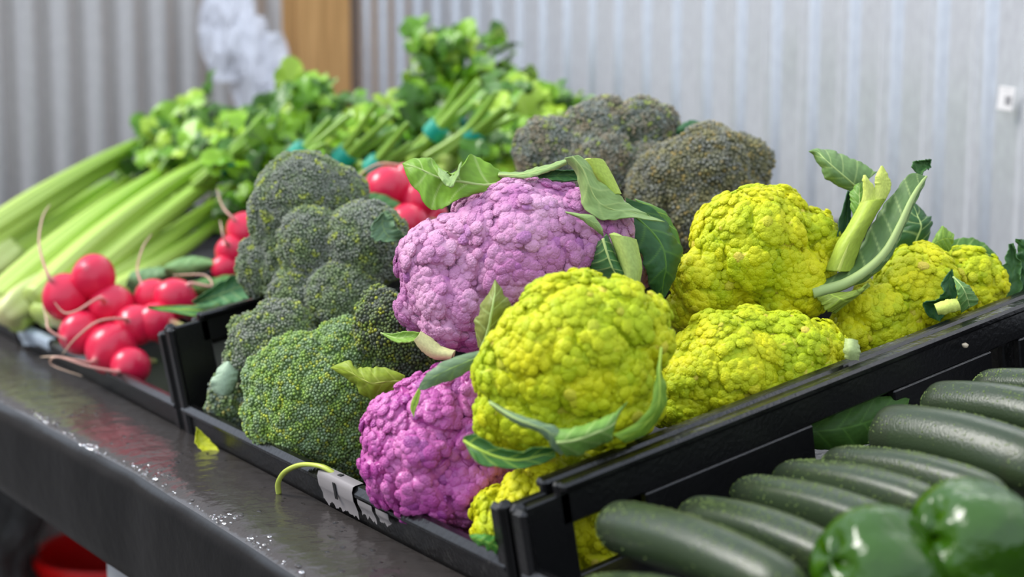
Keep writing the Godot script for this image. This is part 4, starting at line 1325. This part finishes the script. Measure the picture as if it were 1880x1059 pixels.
func celery_and_herbs() -> void:
	M.leaflets = []
	for i in 4: M.leaflets.append(leaflet(i + 1, 1.0))
	M.herb = []
	for c in [Color(0.52, 0.72, 0.06), Color(0.40, 0.62, 0.04), Color(0.66, 0.80, 0.20), Color(0.25, 0.45, 0.02)]:
		var m := mat(c, 0.38)
		m.backlight_enabled = true
		m.backlight = Color(0.6, 0.6, 0.6)
		M.herb.append(m)
	M.teal = mat(Color(0.10, 0.62, 0.52), 0.4)
	celery("celery bunch lying farthest back along the grey end wall", [[-40, 455, 235, 288, 42, 0.004], [-40, 500, 205, 335, 40, 0.0], [-30, 425, 250, 262, 34, 0.004], [-10, 535, 240, 330, 40, 0.0]], 1.72, 1.98, [[312, 225, 2.0], [345, 212, 2.0], [390, 262, 2.0], [315, 272, 1.98], [355, 268, 1.98], [415, 285, 1.98], [285, 300, 1.95]])
	celery("celery bunch in the middle with pale bottom near the labelled rim", [[10, 575, 330, 325, 44, 0.002], [-10, 545, 290, 318, 40, 0.006], [25, 590, 300, 375, 40, -0.004], [40, 560, 360, 300, 36, 0.008]], 1.60, 1.86, [[380, 255, 1.9], [430, 240, 1.9]])
	celery("celery bunch nearest the radishes, its stalks running up behind them", [[75, 580, 420, 305, 50, 0.004], [60, 550, 385, 295, 42, 0.008], [120, 570, 395, 375, 42, 0.0], [170, 560, 410, 400, 36, -0.004]], 1.55, 1.76, [[460, 300, 1.8], [480, 340, 1.76]])
	herb("leafy green bunch before the hanging plastic, left of the wooden post", "herbs", "herb_bunch", 1.95, [520, 330, -0.1], [[480, 255, 0], [515, 222, 0], [440, 275, 0], [545, 205, 0.02], [490, 270, 0], [430, 262, 0.03], [525, 260, -0.03]], 8, 0.03)
	herb("leafy green bunch in front of the wooden post", "herbs", "herb_bunch", 1.9, [600, 340, -0.1], [[575, 165, 0.03], [605, 195, 0.02], [640, 200, 0.02], [560, 220, 0], [610, 240, -0.02], [660, 215, 0.02], [570, 190, 0.0]], 8, 0.03)
	herb("dark leafy bunch lying low behind the red radishes and broccoli", "herbs", "herb_bunch", 1.72, [560, 400, -0.05], [[480, 300, 0], [520, 285, 0], [560, 290, 0], [600, 310, -0.02], [500, 335, -0.03], [640, 320, -0.03], [450, 350, -0.03], [560, 330, -0.06]], 8, 0.03)
	herb("leafy green bunch lying in the centre behind the radishes", "herbs", "herb_bunch", 1.85, [760, 330, -0.05], [[660, 235, 0], [700, 225, 0], [740, 245, -0.02], [690, 265, -0.03], [780, 255, -0.02], [640, 270, -0.04], [730, 285, -0.06], [820, 265, -0.02]], 8, 0.028)
	herb("tall upright green bunch standing highest against the grey wall", "herbs", "herb_bunch", 2.02, [840, 290, -0.1], [[785, 72, 0], [792, 110, -0.02], [850, 78, 0], [885, 92, 0], [755, 165, 0], [815, 140, -0.02], [865, 140, -0.03], [925, 120, 0], [770, 205, -0.03], [840, 195, -0.05], [905, 165, 0]], 8, 0.03)
	herb("leafy green bunch at the right end of the herbs by the rear broccoli", "herbs", "herb_bunch", 1.82, [930, 310, -0.08], [[930, 160, 0.05], [960, 180, 0.03], [910, 200, 0], [1000, 205, 0.0], [950, 225, -0.02], [900, 240, -0.03], [1020, 195, 0.02], [980, 240, -0.03]], 8, 0.03)
	# yellowish stem bundle between the radishes and the rear broccoli
	celery("short yellow-green stem bundle lying above the purple cauliflower's leaf", [[800, 318, 905, 268, 30, 0.004], [815, 300, 890, 262, 28, 0.01], [850, 320, 930, 282, 26, 0.0]], 1.66, 1.76, [[950, 270, 1.7], [900, 300, 1.66]])
	teal_bands()
	# radish greens
	var o := thing("radish_greens", "grey-green radish leaves lying behind the front radish heap", "leaves", P(330, 500, 1.5))
	leaf(o, "leaf", 1.50, [[230, 525, 0, 240, 500, 0], [260, 545, 0, 270, 490, 0], [295, 520, 0, 300, 490, 0], [330, 505, 0, 330, 495, 0]], [Color(0.16, 0.3, 0.13), PALE], {"fold": -0.01})
	leaf(o, "leaf", 1.48, [[300, 500, 0, 305, 485, 0], [335, 515, 0, 340, 470, 0], [370, 500, 0, 375, 472, 0], [400, 490, 0, 400, 480, 0]], [Color(0.18, 0.34, 0.12), PALE], {"fold": -0.01})
	leaf(o, "leaf", 1.46, [[330, 540, 0, 335, 520, 0], [370, 545, 0, 372, 512, 0], [410, 535, 0, 410, 505, 0], [440, 520, 0, 440, 505, 0]], [Color(0.07, 0.2, 0.04), PALE], {"fold": -0.008})
	leaf(o, "leaf", 1.40, [[650, 372, 0, 655, 350, 0], [690, 390, 0, 695, 355, 0], [720, 395, 0, 730, 370, 0], [750, 405, 0, 755, 395, 0]], [Color(0.08, 0.2, 0.06), PALE], {"fold": -0.008})

# ---------------------------------------------------------------- small things
func small_things() -> void:
	# long leaf over the crate wall
	var o := thing("loose_leaf", "long dark green leaf bridging the crate wall beside the dusky broccoli", "leaf", P(360, 575, 1.28))
	leaf(o, "blade", 1.28, [[270, 562, 0.0, 275, 567, 0], [320, 560, 0.02, 318, 576, -0.004], [380, 556, 0.03, 380, 583, -0.004], [430, 548, 0.03, 425, 580, 0.0], [462, 540, 0.02, 458, 570, 0.0]], [Color(0.07, 0.2, 0.05), LIME], {"fold": 0.006, "rib": 0.0012})
	leaf(o, "blade", 1.29, [[352, 553, 0.0, 358, 558, 0], [385, 530, 0.01, 392, 562, -0.004], [420, 508, 0.01, 430, 556, -0.004], [440, 498, 0.01, 464, 545, 0.0]], [Color(0.09, 0.22, 0.09), PALE], {"fold": 0.012, "rib": 0.001})
	# yellow leaf on the ledge
	o = thing("fallen_leaf", "small yellow leaf leaning between the wet ledge and the crate front", "leaf", P(385, 840, 1.16))
	leaf(o, "blade", 1.155, [[360, 784, 0.0, 362, 786, 0], [378, 800, 0.0, 358, 815, -0.004], [396, 818, -0.004, 372, 828, -0.008], [413, 846, -0.012, 402, 842, -0.012]], [Color(0.55, 0.58, 0.03), Color(0.6, 0.62, 0.08)], {"fold": 0.003})
	# curled stem over the rim
	o = thing("curled_stem", "pale yellow-green stem arching over the front rim onto the wet ledge", "stem", P(515, 900, 1.045))
	var pts := PackedVector3Array([P(512, 906, 1.02), P(511, 885, 1.015), P(525, 865, 1.01), P(555, 853, 1.0), P(590, 856, 0.985), P(615, 870, 0.98), P(636, 884, 0.985)])
	part(o, "strand", tube(pts, PackedFloat32Array([0.0016, 0.0017, 0.002, 0.0022, 0.0022, 0.0018, 0.0008]), pts[3], 40, 8, func(a: float, _t: float) -> float: return 1.0 + 0.4 * cos(a * 2.0), Color(0.5, 0.58, 0.10), Color(0.5, 0.58, 0.08)), M.stalk, pts[3])
	# torn tape on the rim
	tape("torn whitish paper tape with black marks stuck over the front rim of the cauliflower crate", -0.876, -0.775, true)
	tape("pale grey label stuck on the front rim of the radish crate", -1.665, -1.535, false)
	# red bucket under the table
	var bc := Vector3(-2.06, 0, -0.62)
	var q := at_y(222, 1003, 0.36)
	bc = Vector3(q.x, 0, q.z)
	var red := mat(Color(0.80, 0.015, 0.02), 0.35)
	o = thing("bucket", "red plastic bucket standing on the floor under the ledge", "bucket", bc)
	part(o, "bucket_body", lathe([[0.0, 0.0], [0.115, 0.0], [0.118, 0.004], [0.145, 0.34], [0.152, 0.342], [0.153, 0.36], [0.148, 0.362], [0.142, 0.355], [0.113, 0.012], [0.0, 0.012]], 48), red, bc)
	var hp := PackedVector3Array()
	for i in 9:
		var a := PI * i / 8.0
		hp.append(bc + Vector3(cos(a) * 0.155, 0.335 - 0.06 * sin(a), sin(a) * 0.15))
	part(o, "handle", tube(hp, PackedFloat32Array([0.002, 0.002]), bc, 30, 8), mat(Color(0.5, 0.5, 0.5), 0.3, 0.9), bc, "wire handle")
	# grey sack at the left
	var sc := P(-100, 985, 2.5)
	var sk := patches(120.0, 91, 4)
	var h := Head.new()
	h.c = sc
	h.k = 0.05
	h.pole = Vector3.UP
	h.lp = PackedVector3Array([Vector3(0, -0.16, 0), Vector3(0.05, 0.05, -0.04), Vector3(-0.05, 0.07, 0.03), Vector3(0, 0.12, 0)])
	h.lr = PackedFloat32Array([0.19, 0.12, 0.11, 0.09])
	h.fine = [[cells(70.0, 92), 0.012, 0.6], [cells(26.0, 93), 0.005, 0.6]]
	h.frame()
	o = thing("sack", "crumpled dark grey sack on the floor beside the red bucket", "sack", Vector3(sc.x, 0, sc.z))
	part(o, "sack_body", head_mesh(h, 70, func(p: Vector3, _d: Vector3) -> Color:
		var v := 0.055 + 0.05 * sk.get_noise_3dv(p * 1000.0)
		return Color(v, v * 0.95, v * 0.9)), M.crown, sc)
	# hanging clear plastic bag
	var film := mat(Color(0.96, 0.96, 0.98, 0.8), 0.2)
	film.transparency = BaseMaterial3D.TRANSPARENCY_ALPHA
	film.cull_mode = BaseMaterial3D.CULL_DISABLED
	var bz := 2.72
	o = thing("plastic_bag", "crumpled clear plastic bag hanging on the end wall beside the wooden post", "bag", P(450, 200, bz))
	for s in [[365, 470, -40, 150, 1], [420, 500, 30, 215, 2], [455, 535, 60, 200, 3], [380, 440, -40, 100, 4]]:
		var V := PackedVector3Array()
		var I := PackedInt32Array()
		var nu := 60
		var nv := 40
		var cr := patches(0.09, 95 + s[4], 4)
		var c0 := P((s[0] + s[1]) / 2.0, (s[2] + s[3]) / 2.0, bz)
		for i in nu + 1:
			for j in nv + 1:
				var u := float(i) / nu
				var v := float(j) / nv * 2.0 - 1.0
				var nar := 0.35 + 0.65 * sin(PI * clampf(0.12 + u * 0.8, 0.0, 1.0))
				var x: float = lerpf(s[0], s[1], 0.5 + 0.5 * v * nar)
				var y: float = lerpf(s[2], s[3], u)
				var p := P(x, y, bz)
				p += Vector3(0.06, 0, 0.02) * (cr.get_noise_3dv(p * Vector3(1, 0.35, 1)) * 1.3 + 0.4 * (1.0 - v * v) * sin(PI * u)) * (0.4 + 0.6 * u)
				V.append(p - c0)
		for i in nu:
			for j in nv:
				var a := i * (nv + 1) + j
				I.append_array([a, a + 1, a + nv + 1, a + 1, a + nv + 2, a + nv + 1])
		part(o, "plastic_fold", build_mesh(V, I), film, c0)
	# barcode sticker on the wall
	var img := Image.create(64, 64, false, Image.FORMAT_RGB8)
	img.fill(Color(0.90, 0.89, 0.88))
	var bx := 30
	for w in [2, 1, 3, 1, 2, 2, 1, 3, 1, 2]:
		img.fill_rect(Rect2i(bx, 24, w, 26), Color(0.3, 0.3, 0.32))
		bx += w + 1
	for i in 3: img.fill_rect(Rect2i(16 + i * 11, 6 + i, 9, 2), Color(0.5, 0.5, 0.5))
	var pm := mat(Color.WHITE, 0.5)
	pm.albedo_texture = ImageTexture.create_from_image(img)
	var qm := QuadMesh.new()
	var s0 := at_z(1847, 181, -1.393)
	qm.size = Vector2(0.021, 0.026)
	o = thing("barcode_sticker", "small white barcode sticker on the corrugated wall", "sticker", s0)
	part(o, "paper", box_mesh(Vector3(0.022, 0.027, 0.0006), 0.0002), mat(Color(0.92, 0.91, 0.90), 0.5), s0)
	part(o, "barcode_print", qm, pm, s0 + Vector3(0, 0, 0.0006))
	o.rotation.z = -0.12
	# scrap of yellow on the crate wall
	var s1 := at_x(1772, 634, -0.617)
	o = thing("scrap", "tiny beige vegetable scrap stuck on the black crate wall", "scrap", s1)
	part(o, "crumb", tube(PackedVector3Array([s1 - Vector3(0, 0, 0.003), s1, s1 + Vector3(0, 0.001, 0.003)]), PackedFloat32Array([0.0006, 0.002, 0.0006]), s1, 8, 8, no_shape, Color(0.6, 0.5, 0.35), Color(0.6, 0.5, 0.35)), M.stalk, s1)

func lathe(prof: Array, n: int) -> ArrayMesh:
	var V := PackedVector3Array()
	var I := PackedInt32Array()
	for p in prof:
		for j in n: V.append(Vector3(cos(TAU * j / n) * p[0], p[1], sin(TAU * j / n) * p[0]))
	for i in prof.size() - 1:
		for j in n:
			var j2 := (j + 1) % n
			I.append_array([i * n + j, i * n + j2, (i + 1) * n + j, i * n + j2, (i + 1) * n + j2, (i + 1) * n + j])
	return build_mesh(V, I)

# paper wrapped over a crate's front rim, its lower edge torn
func tape(label: String, x0: float, x1: float, torn: bool) -> void:
	var paper := mat(Color(0.52, 0.50, 0.50), 0.5) if torn else mat(Color(0.62, 0.67, 0.72), 0.4)
	var c := C((x0 + x1) / 2, 0, 0)
	var o := thing("label_tape", label, "tape", c)
	var tear := patches(0.008, 99, 3)
	var strips := [[0.0, 1.0, 1.0]] if not torn else [[0.0, 0.52, 1.0], [0.58, 0.78, 0.8], [0.83, 1.0, 0.7]]
	var nth := 0
	for s in strips:
		var V := PackedVector3Array()
		var I := PackedInt32Array()
		var nx := 50
		var top: bool = not torn or nth == 0
		for i in nx + 1:
			var x := lerpf(x0, x1, lerpf(s[0], s[1], float(i) / nx))
			var down: float = -0.022 * s[2] - (0.004 * tear.get_noise_2d(x, 0.0) if torn else 0.0)
			if not torn: down = lerpf(-0.024, -0.006, float(i) / nx)
			var path := []
			if top: path = [[0.0085, -0.002], [0.006, 0.0006], [0.0, 0.0008], [-0.0022, 0.0004], [-0.0037, -0.003]]
			else: path = [[-0.0037, -0.006]]
			path.append([-0.0037, -0.0095])
			path.append([-0.0030, -0.0115])
			path.append([-0.0018, minf(down, -0.013) * 0.5 - 0.006])
			path.append([-0.0018, minf(down, -0.013)])
			for p in path: V.append(C(x, p[0] + 0.0, p[1]) - c)
			if i > 0:
				var m: int = path.size()
				for j in m - 1:
					var a := (i - 1) * m + j
					I.append_array([a, a + 1, a + m, a + 1, a + m + 1, a + m])
		part(o, "paper_strip", build_mesh(V, I), paper, c)
		nth += 1
	if torn:
		var ink := mat(Color(0.03, 0.03, 0.04), 0.5)
		for k in [[0.27, 0.012, 0.0035, 0.1], [0.30, 0.004, 0.006, 0.6]]:
			var st := new_st()
			var p := C(lerpf(x0, x1, k[0]), -0.0044, -0.0075) if k[1] > 0.01 else C(lerpf(x0, x1, k[0] - 0.06), 0.003, 0.0009)
			cbox(st, Vector3.ZERO, Vector3(k[2], k[1], 0.0006) if k[1] > 0.01 else Vector3(k[2], 0.0005, 0.003), 0.0001, Basis(Vector3.RIGHT, TILT) * Basis(Vector3.BACK, k[3] * 0.2))
			part(o, "ink_mark", done(st), ink, p, "black ink mark")
